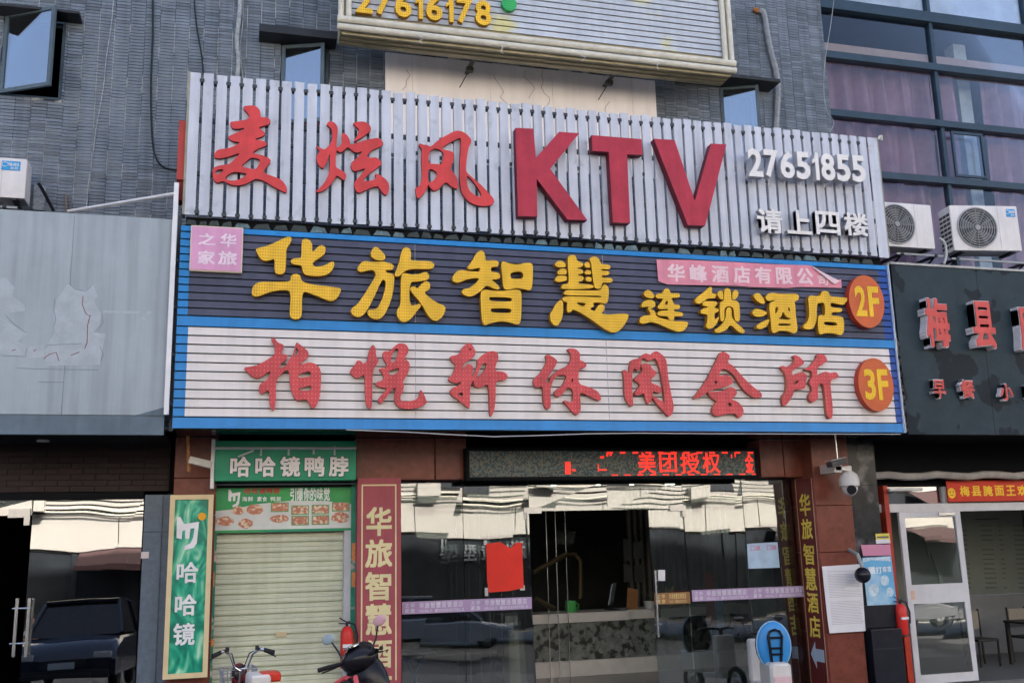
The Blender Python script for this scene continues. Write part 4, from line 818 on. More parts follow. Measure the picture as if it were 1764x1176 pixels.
n_.links.new(geo.outputs['Position'], mp.inputs[0]); n_.links.new(mp.outputs[0], wv.inputs['Vector']); n_.links.new(wv.outputs['Fac'], cr.inputs[0]); n_.links.new(cr.outputs[0], b_.inputs['Base Color'])
m = MB(); m.box(X_+t, X2_-t, GY-.01, GY+.03, Z_+t, Z2_-t); m.build('panel', lfm, gv)
def gfr(px0, py0, px1, py1, Y): return RC(px0, py0, px1, py1, Y)
LET = mat('white print', (.80,.80,.82), .5)
for c, tl, br in (('哈', (305, 968), (341, 1003)), ('哈', (302, 1024), (338, 1059)), ('镜', (299, 1073), (335, 1110))):
    x_, z_, x2, z2 = RC(*tl, *br, GY-.02); m = MB(); put_glyph(m, c, .022, x_, z_, x2, z2, GY-.022, .01); m.build('letter', LET, gv)
m = MB()
lg = [(305,890),(311,890),(317,902),(343,898),(341,915),(339,935),(333,943),(318,947),(318,940),(328,935),(333,925),(335,909),(328,910),(326,927),(319,927),(319,912),(314,914),(313,928),(304,926)]
m.poly([P(x, y, GY-.02) for x, y in lg], GY-.022, GY-.012); m.build('logo', LET, gv)
X, Z = P(348, 889, GY-.03); m = MB(); m.lathe([(.05, 0), (.05, .012)], (X, GY-.03, Z), (0, 1, 0), 16); m.build('orange_dot', mat('orange slice', (.85,.42,.02), .5), gv)

# ------------------------------------------------------------------ duck neck shop: lightbox, banner, shutter
DY = -.42
x_, z_, x2, z2 = RC(371, 772, 613, 826, DY)
db = thing('green_lightbox', 'green shop lightbox with white rounded characters above the shutter', 'sign', (x_, DY, z_))
m = MB(); m.box(x_, x2, DY, -.1, z_, z2+.10); m.build('box', GREEN, db)
for c, a, b, cc, d in line_boxes('哈哈镜鸭脖', (397, 786), (600, 820), DY-.01, .22):
    m = MB(); put_glyph(m, c, .05, a-.012, b-.012, cc+.012, d+.012, DY-.012, .006); l = m.build('letter', mat('dark green outline', (.01,.12,.09), .5), db)
    m = MB(); put_glyph(m, c, .03, a, b, cc, d, DY-.022, .01); m.build('stroke', LET, l)
m = MB()
for p_ in (((437, 776), (410, 787)), ((450, 772), (449, 785)), ((497, 771), (497, 784)), ((540, 770), (540, 782)), ((576, 769), (576, 784))): m.tube([(P(*p_[0], DY)[0], DY-.02, P(*p_[0], DY)[1]), (P(*p_[1], DY)[0], DY-.02, P(*p_[1], DY)[1])], .014, 6)
m.tube([(x_, DY-.02, z2+.0), (x2, DY-.02, z2+.0)], .018, 6); m.build('lamp_arm', mat('pale tube', (.50,.56,.60), .4), db)
m = MB(); m.box(x_-.05, x_-.005, DY-.02, -.15, z_-.1, z2+.12); m.build('side_cover', WHITE, db)
RY = -.05
x_, z_, x2, z2 = RC(367, 838, 606, 913, RY)
fb = thing('food_banner', 'printed green and white banner with small food pictures above the shutter', 'banner', (x_, RY, z_))
zs_ = P(480, 872, RY)[1]
m = MB(); m.box(x_, x2, RY, RY+.02, z_, z2, 0)
zc = [P(x, y, RY-.001) for x, y in ((367, 838), (606, 835), (606, 868), (560, 862), (500, 862), (440, 868), (400, 877), (367, 880))]
m.poly(zc, RY-.003, RY-.0005, 1); m.box(x_, x2, RY-.003, RY-.0005, z_, z_+.035, 1)
lg2 = [(x*.54+229, y*.54+362) for x, y in lg]; m.poly([P(x, y, RY-.003) for x, y in lg2], RY-.006, RY-.0035, 2)
m.build('print', [mat('banner white', (.66,.68,.66), .4), mat('banner green', (.05,.36,.10), .4, col2=((.02,.28,.15), 1.2, .45, .2)), LET], fb)
m = MB(); line_mesh(m, '哈哈镜鸭脖', (421, 840), (482, 850), RY-.004, .003, .03, 0, .15); line_mesh(m, '海鲜', (417, 855), (436, 863), RY-.004, .003, .02, 1); line_mesh(m, '素食', (443, 855), (460, 863), RY-.004, .003, .02, 1); line_mesh(m, '鸭货', (466, 855), (484, 863), RY-.004, .003, .02, 1); line_mesh(m, '引爆你的味觉', (500, 840), (568, 862), RY-.004, .003, .03, 1, .1)
m.build('lettering', [mat('red print', (.50,.04,.04), .5), LET], fb)
FOOD = mat('food print', (.55,.22,.14), .5, var=.3, vs=30, col2=((.75,.62,.45), 28, .5, .08)); m = MB()
rr = random.Random(2)
for cx, cy, w_, h_ in ((410, 879, 24, 16), (439, 877, 30, 18), (387, 897, 32, 18), (423, 901, 28, 18), (481, 893, 32, 16), (586, 891, 34, 20)):
    pts = [P(cx+w_/2*math.cos(a*math.pi/8)*rr.uniform(.85, 1.05), cy+h_/2*math.sin(a*math.pi/8)*rr.uniform(.8, 1.05), RY-.004) for a in range(16)]; m.poly(pts, RY-.006, RY-.0035, 0)
for cx, cy in ((482, 873), (517, 878), (552, 877), (587, 872), (517, 896), (552, 895)):
    x3, z3, x4, z4 = RC(cx-15, cy-8, cx+15, cy+8, RY-.004); m.box(x3, x4, RY-.006, RY-.0035, z3, z4, 1); m.box(x3+.012, x4-.012, RY-.008, RY-.006, z3+.012, z4-.012, 0)
m.build('food_picture', [FOOD, mat('green edge', (.10,.35,.14), .5)], fb)
m = MB(); xq, zq, xw, zw2 = RC(367, 828, 610, 838, RY); m.box(xq, xw, -.1, 0, zq, zw2+.05); m.box(xq, xw, RY-.06, RY-.05, zq+.03, zq+.05, 1)
m.build('roller_box', [BLACK, mat('grey teeth', (.3,.32,.34), .5)], fb)
SY = .06
x_, z_, x2, z2 = RC(371, 916, 592, 1176, SY); z_ = 0.0
sh = thing('roller_shutter', 'closed pale green roller shutter with horizontal ribs', 'shutter', (x_, SY, 0))
SHM = mat('pale green shutter', (.575,.60,.455), .42, var=.14, vs=1.6, streak=.10)
pit = .134; 
m = MB(); prof = [(0, .012), (.012, .03), (.03, .004), (.05, .0), (.085, .006), (.098, .0), (.112, .010), (.134, .012)]
for (za, ya), (zb3, yb3) in zip(prof, prof[1:]): m.quad((x_, SY+ya, za), (x2, SY+ya, za), (x2, SY+yb3, zb3), (x_, SY+yb3, zb3))
for (za, ya), (zb3, yb3) in zip(prof, prof[1:]): m.quad((x_, SY+.045, zb3), (x2, SY+.045, zb3), (x2, SY+.045, za), (x_, SY+.045, za))
s0 = m.build('slat', SHM, sh); q = 1
while q*pit < z2+.1: share(s0, 'slat', sh, (0, 0, q*pit)); q += 1
xa, za, xb, zb4 = RC(475, 1088, 494, 1096, SY-.01); m = MB(); m.box(xa, xb, SY-.015, SY-.002, za, zb4); m.build('lock_plate', mat('brass plate', (.55,.46,.28), .4), sh)
m = MB(); xa, xb = P(592, 1000, RY)[0], P(604, 1000, RY)[0]; zj = P(598, 912, RY)[1]-.01; m.box(xa, xb, -.08, .1, 0, zj); m.build('guide_rail', mat('aluminium rail', (.52,.54,.58), .4), sh); m = MB(); m.box(x_-.09, x_-.005, -.02, .1, 0, zj-.25); m.build('guide_rail', MATS['aluminium rail'], sh)
for k_, (pa, pb) in enumerate(((358, 371), (604, 615))):
    xa, xb = P(pa, 1000, -.1)[0]+.0, P(pb, 1000, -.1)[0]
    st_ = thing('side_poster', 'narrow green printed poster strip at the %s jamb of the shutter' % ('left' if k_ == 0 else 'right'), 'poster', (xa, -.1, 0))
    if k_ == 0: xa = P(366, 1000, -.1)[0]
    m = MB(); m.box(xa, xb, -.1, -.085, .02, zl-.02 if k_ else P(366, 915, -.1)[1]); m.build('sheet', mat('green poster print', (.02,.26,.16), .4, var=.3, vs=6, col2=((.6,.5,.5), 3.2, .6, .05)), st_)
    m = MB()
    for (ya, yb_) in ((935, 965), (985, 1010), (1100, 1112)): xq, zq, xw, zw2 = RC(pa+2, ya, pb-2, yb_, -.1); m.box(max(xq, xa+.01), xw, -.103, -.101, zq, zw2)
    m.build('picture', mat('orange print', (.7,.3,.1), .5, var=.3, vs=20), st_)

# maroon vertical board
MY = -.32
x_ = P(615, 1000, MY)[0]; x2 = P(691, 1000, MY)[0]; z2 = (P(615, 823, MY)[1]+P(690, 823, MY)[1])/2
mb_ = thing('maroon_vertical_board', 'tall maroon board with cream hotel characters left of the glass front', 'sign', (x_, MY, 0))
m = MB(); m.box(x_, x2, MY, .25, .02, z2); m.build('board', MARO, mb_)
ia, ib = P(622, 1000, MY)[0], P(683, 1000, MY)[0]; it = P(650, 834, MY)[1]; t = .018
m = MB(); m.box(ia, ia+t, MY-.004, MY-.0005, .2, it).box(ib-t, ib, MY-.004, MY-.0005, .2, it).box(ia+t, ib-t, MY-.004, MY-.0005, it-t, it); m.build('border_line', GOLD, mb_)
for c, tl, br in (('华', (631, 873), (675, 922)), ('旅', (629, 929), (676, 976)), ('智', (629, 985), (674, 1033)), ('慧', (630, 1040), (675, 1092)), ('酒', (632, 1102), (675, 1149)), ('店', (632, 1160), (675, 1208))):
    xa, za, xb, zb4 = RC(*tl, *br, MY-.008); m = MB(); put_glyph(m, c, .028, xa, za, xb, zb4, MY-.008, .007); m.build('letter', GOLD, mb_)
# ------------------------------------------------------------------ LED board
EY = -.40
x_, z_, x2, z2 = RC(803, 771, 1308, 826, EY); z_ = (P(803, 824, EY)[1]+P(1308, 826, EY)[1])/2; z2 = min(z2, zsf-.01)
led = thing('led_board', 'black LED message board with lit red characters over the hotel glass', 'display', ((x_+x2)/2, EY, z_))
m = MB(); t = .045; m.box(x_, x2, EY, EY+.03, z2-t, z2).box(x_, x2, EY, EY+.03, z_, z_+t).box(x_, x_+t, EY, EY+.03, z_+t, z2-t).box(x2-t, x2, EY, EY+.03, z_+t, z2-t).box(x_, x2, EY+.031, -.2, z_, z2); m.build('case', BLACK, led)
lm = bpy.data.materials.new('led pixels'); lm.use_nodes = True; n_ = lm.node_tree; b_ = n_.nodes['Principled BSDF']; b_.inputs['Roughness'].default_value = .5
geo = n_.nodes.new('ShaderNodeNewGeometry'); vo = n_.nodes.new('ShaderNodeTexVoronoi'); vo.inputs['Scale'].default_value = 42; vo.inputs['Randomness'].default_value = .35
cr = n_.nodes.new('ShaderNodeValToRGB'); e = cr.color_ramp.elements; e[0].position = 0; e[0].color = (.012,.03,.035,1); e[1].position = 1; e[1].color = (.02,.04,.05,1)
for p_, c_ in ((.3, (.02,.05,.06)), (.55, (.10,.12,.10)), (.7, (.05,.10,.13)), (.85, (.16,.13,.07))): k_ = e.new(p_); k_.color = (*c_, 1)
sp = n_.nodes.new('ShaderNodeSeparateColor'); n_.links.new(geo.outputs['Position'], vo.inputs['Vector']); n_.links.new(vo.outputs['Color'], sp.inputs[0]); n_.links.new(sp.outputs[0], cr.inputs[0]); n_.links.new(cr.outputs[0], b_.inputs['Base Color'])
m = MB(); m.box(x_+t, x2-t, EY+.015, EY+.029, z_+t, z2-t); m.build('screen', lm, led)
LR = mat('lit red pixels', (1.0, .035, .02), .5, emit=.30, dots=((.22,.012,.01), .021, .25))
for c, tl, br in (('美', (1099, 778), (1131, 815)), ('团', (1136, 779), (1167, 813)), ('授', (1172, 779), (1206, 815)), ('权', (1210, 779), (1242, 814)), ('金', (1283, 780), (1300, 813))):
    xa, za, xb, zb4 = RC(*tl, *br, EY); m = MB(); put_glyph(m, c, .007, xa, za, xb, zb4, EY+.008, .006); m.build('lit_character', LR, led)
m = MB()
for px in range(1046, 1300, 22): xa, za, xb, zb4 = RC(px, 771+t*40, px+10, 776+t*40, EY); m.box(xa, xb, EY+.009, EY+.014, z2-t-.035, z2-t-.01)
for px in range(1054, 1300, 22): xa, za, xb, zb4 = RC(px, 815, px+11, 817.5, EY); m.box(xa, xb, EY+.009, EY+.014, z_+t+.01, z_+t+.025)
for a in ((974, 795, 984, 816), (1034, 785, 1041, 789), (1045, 780, 1048, 786), (1051, 779, 1054, 785), (1032, 808, 1046, 810), (1030, 799, 1032, 812), (1260, 782, 1262, 789), (1266, 780, 1268, 787), (986, 808, 992, 811)):
    xa, za, xb, zb4 = RC(*a, EY); m.box(xa, xb, EY+.009, EY+.014, za, zb4)
props(m.build('lit_pixels', LR, led), kind='stuff')

# ------------------------------------------------------------------ hotel glass front
HY = .0; fz = -.25
hg = thing('hotel_glass_front', 'frameless hotel glass front with open doorway, purple sticker strip and steel fittings', 'shopfront', (P(1050, 1100, 0)[0], 0, 0))
gx0 = P(692, 1000, HY)[0]; gx1 = q0-.04; gtop = zl-.01
j1 = P(801, 1000, 0)[0]; j2 = P(917, 1000, 0)[0]; j3 = P(1188, 1000, 0)[0]; j4 = P(1293, 1000, 0)[0]; ztr = P(1050, 878, 0)[1]; jx = P(1366, 1000, 0)[0]
panes = [(gx0, j1, fz, gtop), (j1, j2, fz, gtop), (j2, (j2+j3)/2, ztr, gtop), ((j2+j3)/2, j3, ztr, gtop), (j3, j4, fz, gtop), (j4, jx, fz, gtop)]
for a, b, c, d in panes: m = MB(); gpane(m, a+.004, b-.004, c+.004, d-.002, HY); m.build('pane', GL_SH, hg)
m = MB(); gpane(m, jx, gx1, fz, gtop, HY); m.build('pane', glass('dull edge glass', (.75,.75,.75), .03, top=.12), hg)
for a, b in ((fz, .9), (.9, 2.0), (2.0, gtop)): m = MB(); m.box(jx+.01, gx1, .13, .25, a+.003, b-.003); m.build('reflection_backing', mat('painted pillar reflection', (.085,.028,.022), .4, var=.3, vs=9), hg)  # added dark backing, stands in for the pillar side mirrored in this pane
# door leaves: right one nearly shut, left one swung inwards
jd = P(1127, 1000, 0)[0]
m = MB(); gpane(m, jd, j3-.01, -.22, ztr-.01, HY+.02); d1 = m.build('door', GL_SH, hg)
for px in (1131, 1142):
    xh = P(px, 1040, -.05)[0]; za, zb4 = P(px, 1097, -.05)[1], P(px, 982, -.05)[1]
    m = MB(); m.tube([(xh, -.06 if px < 1135 else .09, za), (xh, -.06 if px < 1135 else .09, zb4)], .018, 10); m.build('handle', STEEL, d1, smooth=True)
m = MB()
for py in (1000, 1075): zh = P(1135, py, -.03)[1]; xh = P(1131, py, -.05)[0]; m.tube([(xh-.02, -.06, zh), (xh+.16, .09, zh)], .012, 8)
m.build('handle_rod', STEEL, d1)
m = MB(); i0 = len(m.v); gpane(m, j2+.02, j2+.02+1.25, -.22, ztr-.01, HY+.02); 
ang = math.radians(84); Mx = Matrix.Translation((j2+.02, HY+.02, 0)) @ Matrix.Rotation(ang, 4, 'Z') @ Matrix.Translation((-j2-.02, -HY-.02, 0)); m.xf(Mx); m.build('door', GL_SH, hg)
for px, s_ in ((905, 1), (1157, -1)):
    xa = P(px, 884, 0)[0]; m = MB()
    zc_ = ztr+lz(0)
    m.box(xa, xa+.26, -.03+lz(ztr), .05+lz(ztr), zc_-.03, zc_+.055)
    if s_ > 0: m.box(xa, xa+.06, -.03+lz(ztr), .05+lz(ztr), zc_-.12, zc_-.03)
    else: m.box(xa+.20, xa+.26, -.03+lz(ztr), .05+lz(ztr), zc_-.12, zc_-.03)
    m.build('clamp', STEEL, hg)
# sticker strip
STR = mat('lilac sticker', (.42,.30,.48), .5, var=.1); STG = mat('brown gold sticker', (.28,.14,.06), .5); SLT = mat('pale sticker print', (.62,.58,.68), .5)
def strip(px0, px1, y0, y1, mt, lt, Y=HY, n=2):
    xa, za, xb, zb4 = RC(px0, y0, px1, y1, Y); zc_ = (P(px0, y0, Y)[1]+P(px1, y1-(y1-y0), Y)[1])/2; hh = .165
    zt_ = P((px0+px1)/2, (y0+y1)/2-11, Y)[1]; zb_2 = zt_-hh; Yf = Y+lz(zb_2)-.012
    m = MB(); m.box(xa, xb, Yf, Yf+.004, zb_2, zt_); s = m.build('sticker_strip', mt, hg)
    m = MB(); w_ = (xb-xa)/n
    for q in range(n):
        u0 = xa+w_*q
        for r_, (c1, c2) in enumerate((('之', '华'), ('家', '旅'))):
            for s_, c in enumerate((c1, c2)): put_glyph(m, c, .03, u0+.04+s_*.075, zt_-.08-r_*.07, u0+.10+s_*.075, zt_-.02-r_*.07, Yf-.003, .0025)
        cw = (w_-.30)/8.4
        for s_, c in enumerate('华旅智慧连锁酒店'): put_glyph(m, c, .03, u0+.24+s_*cw*1.05, zt_-.095, u0+.24+s_*cw*1.05+cw*.85, zt_-.015, Yf-.003, .0025)
        cw = (w_-.30)/16
        for s_, c in enumerate('HUALV INNS&HOTELS'[:17]):
            if c != ' ': put_glyph(m, c, .02, u0+.24+s_*cw*.95, zt_-.15, u0+.24+s_*cw*.95+cw*.75, zt_-.11, Yf-.003, .0025)
    m.build('print', lt, s)
strip(693, 917, 1043, 1043, STR, SLT); strip(1193, 1394, 1023, 1023, STR, SLT); strip(1128, 1190, 1031, 1031, STG, mat('gold print', (.62,.46,.20), .4), HY+.01, 1)
# papers on the glass
def sheet(name, label, cat, pts, mt, Y=HY, th=.004, org=None):
    ws = [P(x, y, Y) for x, y in pts]; cx = sum(w[0] for w in ws)/len(ws); cz = min(w[1] for w in ws); zt_ = max(w[1] for w in ws)
    Yf = Y+(lz(cz) if Y == HY else 0)-.016
    r_ = thing(name, label, cat, (cx, Yf, cz)); m = MB(); m.poly(ws, Yf, Yf+th); m.build('sheet', mt, r_); return r_, Yf
r_, Yf = sheet('red_paper', 'red paper with a notched top taped inside the left hotel pane', 'poster', [(838,936),(862,933),(868,936),(880,944),(890,934),(900,934),(901,960),(903,1012),(880,1017),(843,1020),(840,1000),(839,962)], mat('red paper', (.72,.035,.02), .6, var=.1))
m = MB()
for a in ((834, 930, 840, 938), (836, 1012, 842, 1026), (897, 1008, 905, 1016)): x3, z3, x4, z4 = RC(*a, HY); m = MB(); m.box(x3, x4, Yf+.006, Yf+.009, z3, z4); m.build('tape', mat('clear tape', (.5,.48,.45), .4), r_)
r_, Yf = sheet('blue_notice', 'pair of pale blue notices on the right hotel pane', 'poster', [(1288,936),(1341,933),(1345,977),(1291,979)], mat('pale blue paper', (.42,.56,.72), .6, var=.15, vs=8))
m = MB(); line_mesh(m, '口罩', (1293, 940), (1310, 948), Yf-.003, .0025); line_mesh(m, '口罩', (1321, 939), (1338, 947), Yf-.003, .0025); m.build('print', mat('pink print', (.6,.25,.38), .6), r_)
r_, Yf = sheet('white_card', 'small white card beside the door handle', 'card', [(1135,981),(1147,981),(1147,1000),(1135,1000)], PAPER); 
r_, Yf = sheet('paper_notice', 'large white printed notice on the granite pillar', 'notice', [(1415,975),(1480,971),(1482,975),(1490,1086),(1428,1090),(1424,1060)], PAPER, Y=-.53)
m = MB(); rr = random.Random(21)
for q in range(34):
    y = 984+q*2.75
    if q in (1, 17, 18): continue
    xl_ = 1420+(y-975)*.09; ln = rr.uniform(.5, 1) if q % 6 == 5 else rr.uniform(.93, 1)
    x3, z3 = P(xl_+3, y, -.53); x4, z4 = P(xl_+3+56*ln, y, -.53); m.box(x3, x4, Yf-.002, Yf-.0002, z3-.0025, z3+.0025)
m.build('text_line', mat('grey print', (.36,.36,.40), .7), r_)
# lobby
LB = thing('hotel_lobby', 'dim hotel lobby behind the glass with dark walls and ceiling', 'room', ((gx0+gx1)/2, .2, 0))
DW = mat('lobby dark wall', (.06,.06,.062), .5, var=.3); fl = -.25
m = MB(); m.box(gx0, gx1+.6, 6.5, 6.6, fl, 3.3); m.box(gx0-.1, gx0, .26, 6.5, fl, 3.3).box(gx1+.6, gx1+.7, .41, 6.5, fl, 3.3); m.build('wall', DW, LB)
m = MB(); m.box(gx0, gx1+.6, .35, 6.5, 2.95, 3.0); m.build('ceiling', mat('lobby ceiling', (.16,.165,.17), .7), LB)
m = MB(); m.box(gx0-.3, gx1+.6, .0, 6.5, -.35, fl-.002); m.build('floor', mat('lobby floor', (.10,.09,.08), .2), LB)
for px, py in ((955, 884), (1034, 922), (1092, 910), (1153, 898), (1163, 917)):
    Yc = 3.2; X, Z = P(px, py, Yc); m = MB(); m.lathe([(.045, 0), (.045, .02)], (X, Yc, 2.93), (0, 0, 1), 12); m.build('ceiling_lamp', mat('lit lamp', (1, .93, .8), .5, emit=1.5), LB)
rr = random.Random(8)
# vertical fins on the right wall
for q in range(24):
    px = 1080+q*10.5; X = P(px, 950, 3.6)[0]; m = MB(); m.box(X, X+.055, 3.5, 3.6, fl, 2.9)
    m.build('wall_fin', mat('grey wood fin', (.11,.105,.10), .6, var=.3), LB)
for px in (786, 808, 826, 842, 862, 882, 942, 958, 975):
    X = P(px, 950, 2.2)[0]; m = MB(); m.tube([(X, 2.2, fl), (X, 2.2, 2.93)], .009, 6); m.build('steel_rod', STEEL, LB)
BR = mat('brass rail', (.07,.052,.025), .35, metal=.6)
pts = [(775,1062),(774,975),(782,962),(800,962),(845,980)]; m = MB(); m.tube([(P(x, y, 2.0)[0], 2.0, P(x, y, 2.0)[1]) for x, y in ((835,1022),(795,1070),(781,1072),(775,1060),(774,975),(780,962),(800,962),(838,981))], .04, 8); m.build('brass_hoop', BR, LB, smooth=True)
m = MB(); m.tube([(P(x, y, 2.0)[0], 2.0, P(x, y, 2.0)[1]) for x, y in ((918,985),(975,955),(990,954),(1000,965),(1000,1030))], .04, 8); m.tube([(P(x, y, 2.0)[0], 2.0, P(x, y, 2.0)[1]) for x, y in ((922,1030),(955,1048))], .04, 8); m.build('brass_hoop', BR, LB, smooth=True)
for a in ((1073, 928, 1085, 965), (1090, 932, 1107, 962), (1074, 972, 1089, 1002), (1092, 972, 1108, 1002), (958, 915, 992, 936)):
    x3, z3, x4, z4 = RC(*a, 3.4); m = MB(); m.box(x3, x4, 3.40, 3.44, z3, z4); m.build('picture_frame', mat('dim frame', (.06,.06,.065), .4), LB)
# desk
KY_ = 2.3
dk_ = thing('reception_desk', 'reception desk with pale top and dark patterned front', 'desk', (P(1085, 1100, KY_)[0], KY_, 0))
ztp = P(1083, 1051, KY_)[1]; zun = P(1083, 1067, KY_)[1]; xcn = P(1084, 1060, KY_)[0]; xl_ = P(930, 1060, KY_)[0]; xr_ = P(1300, 1050, KY_)[0]
STN = mat('desk stone', (.66,.61,.56), .35, var=.15); DF = mat('desk front', (.20,.21,.19), .4, var=.5, vs=7, col2=((.04,.04,.035), 9, .5, .1))
m = MB(); m.box(xl_-.6, xcn, KY_, KY_+.7, zun, ztp).box(xcn+.003, xr_, KY_+.15, KY_+.8, zun, ztp); m.build('desk_top', STN, dk_)
m = MB(); m.poly([(xl_-.6, 0), (xcn+.15, 0), (xcn-.05, zun-.002), (xl_-.6, zun-.002)], KY_+.06, KY_+.6); m.poly([(xcn+.16, 0), (xr_, 0), (xr_, zun-.002), (xcn-.03, zun-.002)], KY_+.2, KY_+.7); m.build('desk_front', DF, dk_)
m = MB(); m.box(xl_-.6, xr_, KY_, KY_+.7, fl, -.002); m.build('plinth', STN, dk_)
def ond(px, dy=.3): return P(px, 1050, KY_+dy)[0]
X = ond(1052); t_ = thing('computer_monitor', 'slim grey computer monitor seen edge on at the desk', 'monitor', (X, KY_+.3, ztp))
m = MB(); m.box(-.012, .012, -.26, .26, .10, .45); m.xf(Matrix.Translation((X, KY_+.35, ztp)) @ Matrix.Rotation(math.radians(-28), 4, 'Z') @ Matrix.Rotation(math.radians(12), 4, 'Y')); m.build('screen', mat('monitor grey', (.22,.26,.30), .4), t_)
m = MB(); m.tube([(X+.05, KY_+.35, ztp+.01), (X+.03, KY_+.35, ztp+.22)], .02, 8).box(X-.06, X+.14, KY_+.25, KY_+.45, ztp+.001, ztp+.015); m.build('stand', DARK, t_)
X = ond(1085); t_ = thing('wooden_stand_sign', 'brown wooden display stand leaning on the desk', 'sign', (X, KY_+.2, ztp))
m = MB(); m.box(-.10, .10, -.01, .01, 0, .36); m.xf(Matrix.Translation((X, KY_+.2, ztp+.002)) @ Matrix.Rotation(math.radians(12), 4, 'Y') @ Matrix.Rotation(math.radians(-15), 4, 'X')); m.build('board', mat('brown wood', (.30,.13,.05), .5), t_)
X = ond(1114); t_ = thing('potted_plant', 'small leafy plant in a white pot on the desk', 'plant', (X, KY_+.15, ztp))
m = MB(); m.lathe([(.06, 0), (.095, .05), (.10, .13), (.085, .13)], (X, KY_+.15, ztp+.001), n=14); m.build('pot', mat('white pot', (.5,.5,.5), .4), t_, smooth=True)
m = MB()
for q in range(60):
    a = rr.uniform(0, 6.28); r0 = rr.uniform(.02, .12); c = Vector((X+r0*math.cos(a), KY_+.15+r0*math.sin(a), ztp+.13+rr.uniform(.0, .16))); d = Vector((math.cos(a), math.sin(a), rr.uniform(-.2, .8)))*.035; s = Vector((-math.sin(a), math.cos(a), 0))*.012
    m.quad(c-s, c+d*.5-s*.2, c+d, c+s)
m.build('leaves', mat('plant green', (.06,.14,.03), .5, island=.4), t_)
X = ond(1170); t_ = thing('gold_pig_figure', 'golden lucky pig figure with red trim on the desk', 'figurine', (X, KY_+.4, ztp))
GD = mat('gold paint', (.50,.36,.12), .3, metal=.4); m = MB(); m.ball((X, KY_+.4, ztp+.14), .19, (1.15, .8, .75)); m.ball((X-.17, KY_+.3, ztp+.20), .10); m.tube([(X-.25, KY_+.24, ztp+.19), (X-.28, KY_+.21, ztp+.19)], .04, 10); m.tube([(X-.22, KY_+.3, ztp+.28), (X-.24, KY_+.28, ztp+.36)], [.035, .005], 8); m.tube([(X-.12, KY_+.3, ztp+.29), (X-.10, KY_+.28, ztp+.37)], [.035, .005], 8)
for dx in (-.12, .12): m.tube([(X+dx, KY_+.35, ztp+.002), (X+dx, KY_+.37, ztp+.1)], .04, 8)
m.build('body', GD, t_, smooth=True); m = MB(); m.tube([(X-.10, KY_+.24, ztp+.28), (X+.02, KY_+.22, ztp+.25), (X+.12, KY_+.25, ztp+.28)], .03, 8); m.build('ribbon', mat('red ribbon', (.45,.02,.02), .5), t_)
X = ond(980); t_ = thing('green_basket', 'bright green plastic basket on the counter', 'basket', (X, KY_+.2, ztp))
m = MB(); m.lathe([(.075, 0), (.10, .06), (.09, .19), (.075, .19), (.07, .02)], (X, KY_+.2, ztp+.001), n=12); m.build('basket', mat('green plastic', (.08,.45,.10), .4), t_, smooth=True); m = MB(); m.tube([(X+.09, KY_+.2, ztp+.16), (X+.15, KY_+.2, ztp+.12), (X+.13, KY_+.2, ztp+.04), (X+.09, KY_+.2, ztp+.03)], .01, 6); m.build('handle', MATS['green plastic'], t_)
# pale column, red stand and banner stand behind the right panes
X = P(1318, 1000, 1.0)[0]; m = MB(); m.rbox(X-.17, X+.17, 1.0, 1.3, fl, 1.75, .02); t_ = thing('pale_column', 'pale grey square column behind the blue notices', 'column', (X, 1.15, 0)); m.build('shaft', mat('pale column lobby', (.44,.46,.48), .6), t_)
X = P(1227, 1000, 2.0)[0]; t_ = thing('red_banner_stand', 'narrow red and blue advertising stand inside the hotel', 'banner', (X, 2, 0)); za = P(1227, 1075, 2.0)[1]; zb4 = P(1227, 985, 2)[1]
m = MB(); m.box(X-.14, X+.02, 2, 2.02, za, zb4); m.build('red_panel', mat('dim red', (.35,.06,.04), .5, var=.4, vs=10), t_); m = MB(); m.box(X+.03, X+.16, 1.98, 2.0, za-.05, zb4-.35); m.build('blue_panel', mat('blue print', (.15,.38,.58), .5, var=.4, vs=14), t_); m = MB(); m.box(X-.03, X+.01, 2.03, 2.06, fl, zb4); m.build('pole', DARK, t_)
X = P(887, 1100, 1.6)[0]; t_ = thing('stone_pedestal', 'cream stone pedestal behind the left hotel pane', 'pedestal', (X, 1.6, 0))
m = MB(); m.rbox(X-.13, X+.15, 1.5, 1.8, fl, P(887, 1085, 1.6)[1], .015); m.build('shaft', mat('cream stone', (.55,.50,.38), .6), t_)
# folding table inside
X = P(718, 1125, .8)[0]; zt_ = P(718, 1121, .8)[1]; t_ = thing('folding_table', 'small white topped folding table with blue legs behind the glass', 'table', (X, .9, 0))
m = MB(); m.box(X-.3, X+.25, .6, 1.1, zt_-.03, zt_); m.build('table_top', WHITE, t_)
for a, b in ((-.2, .1), (.1, -.2)):
    m = MB(); m.tube([(X+a, .7, zt_-.03), (X+b, .7, fl)], .02, 6); m.build('leg', mat('blue leg', (.05,.18,.42), .5), t_)

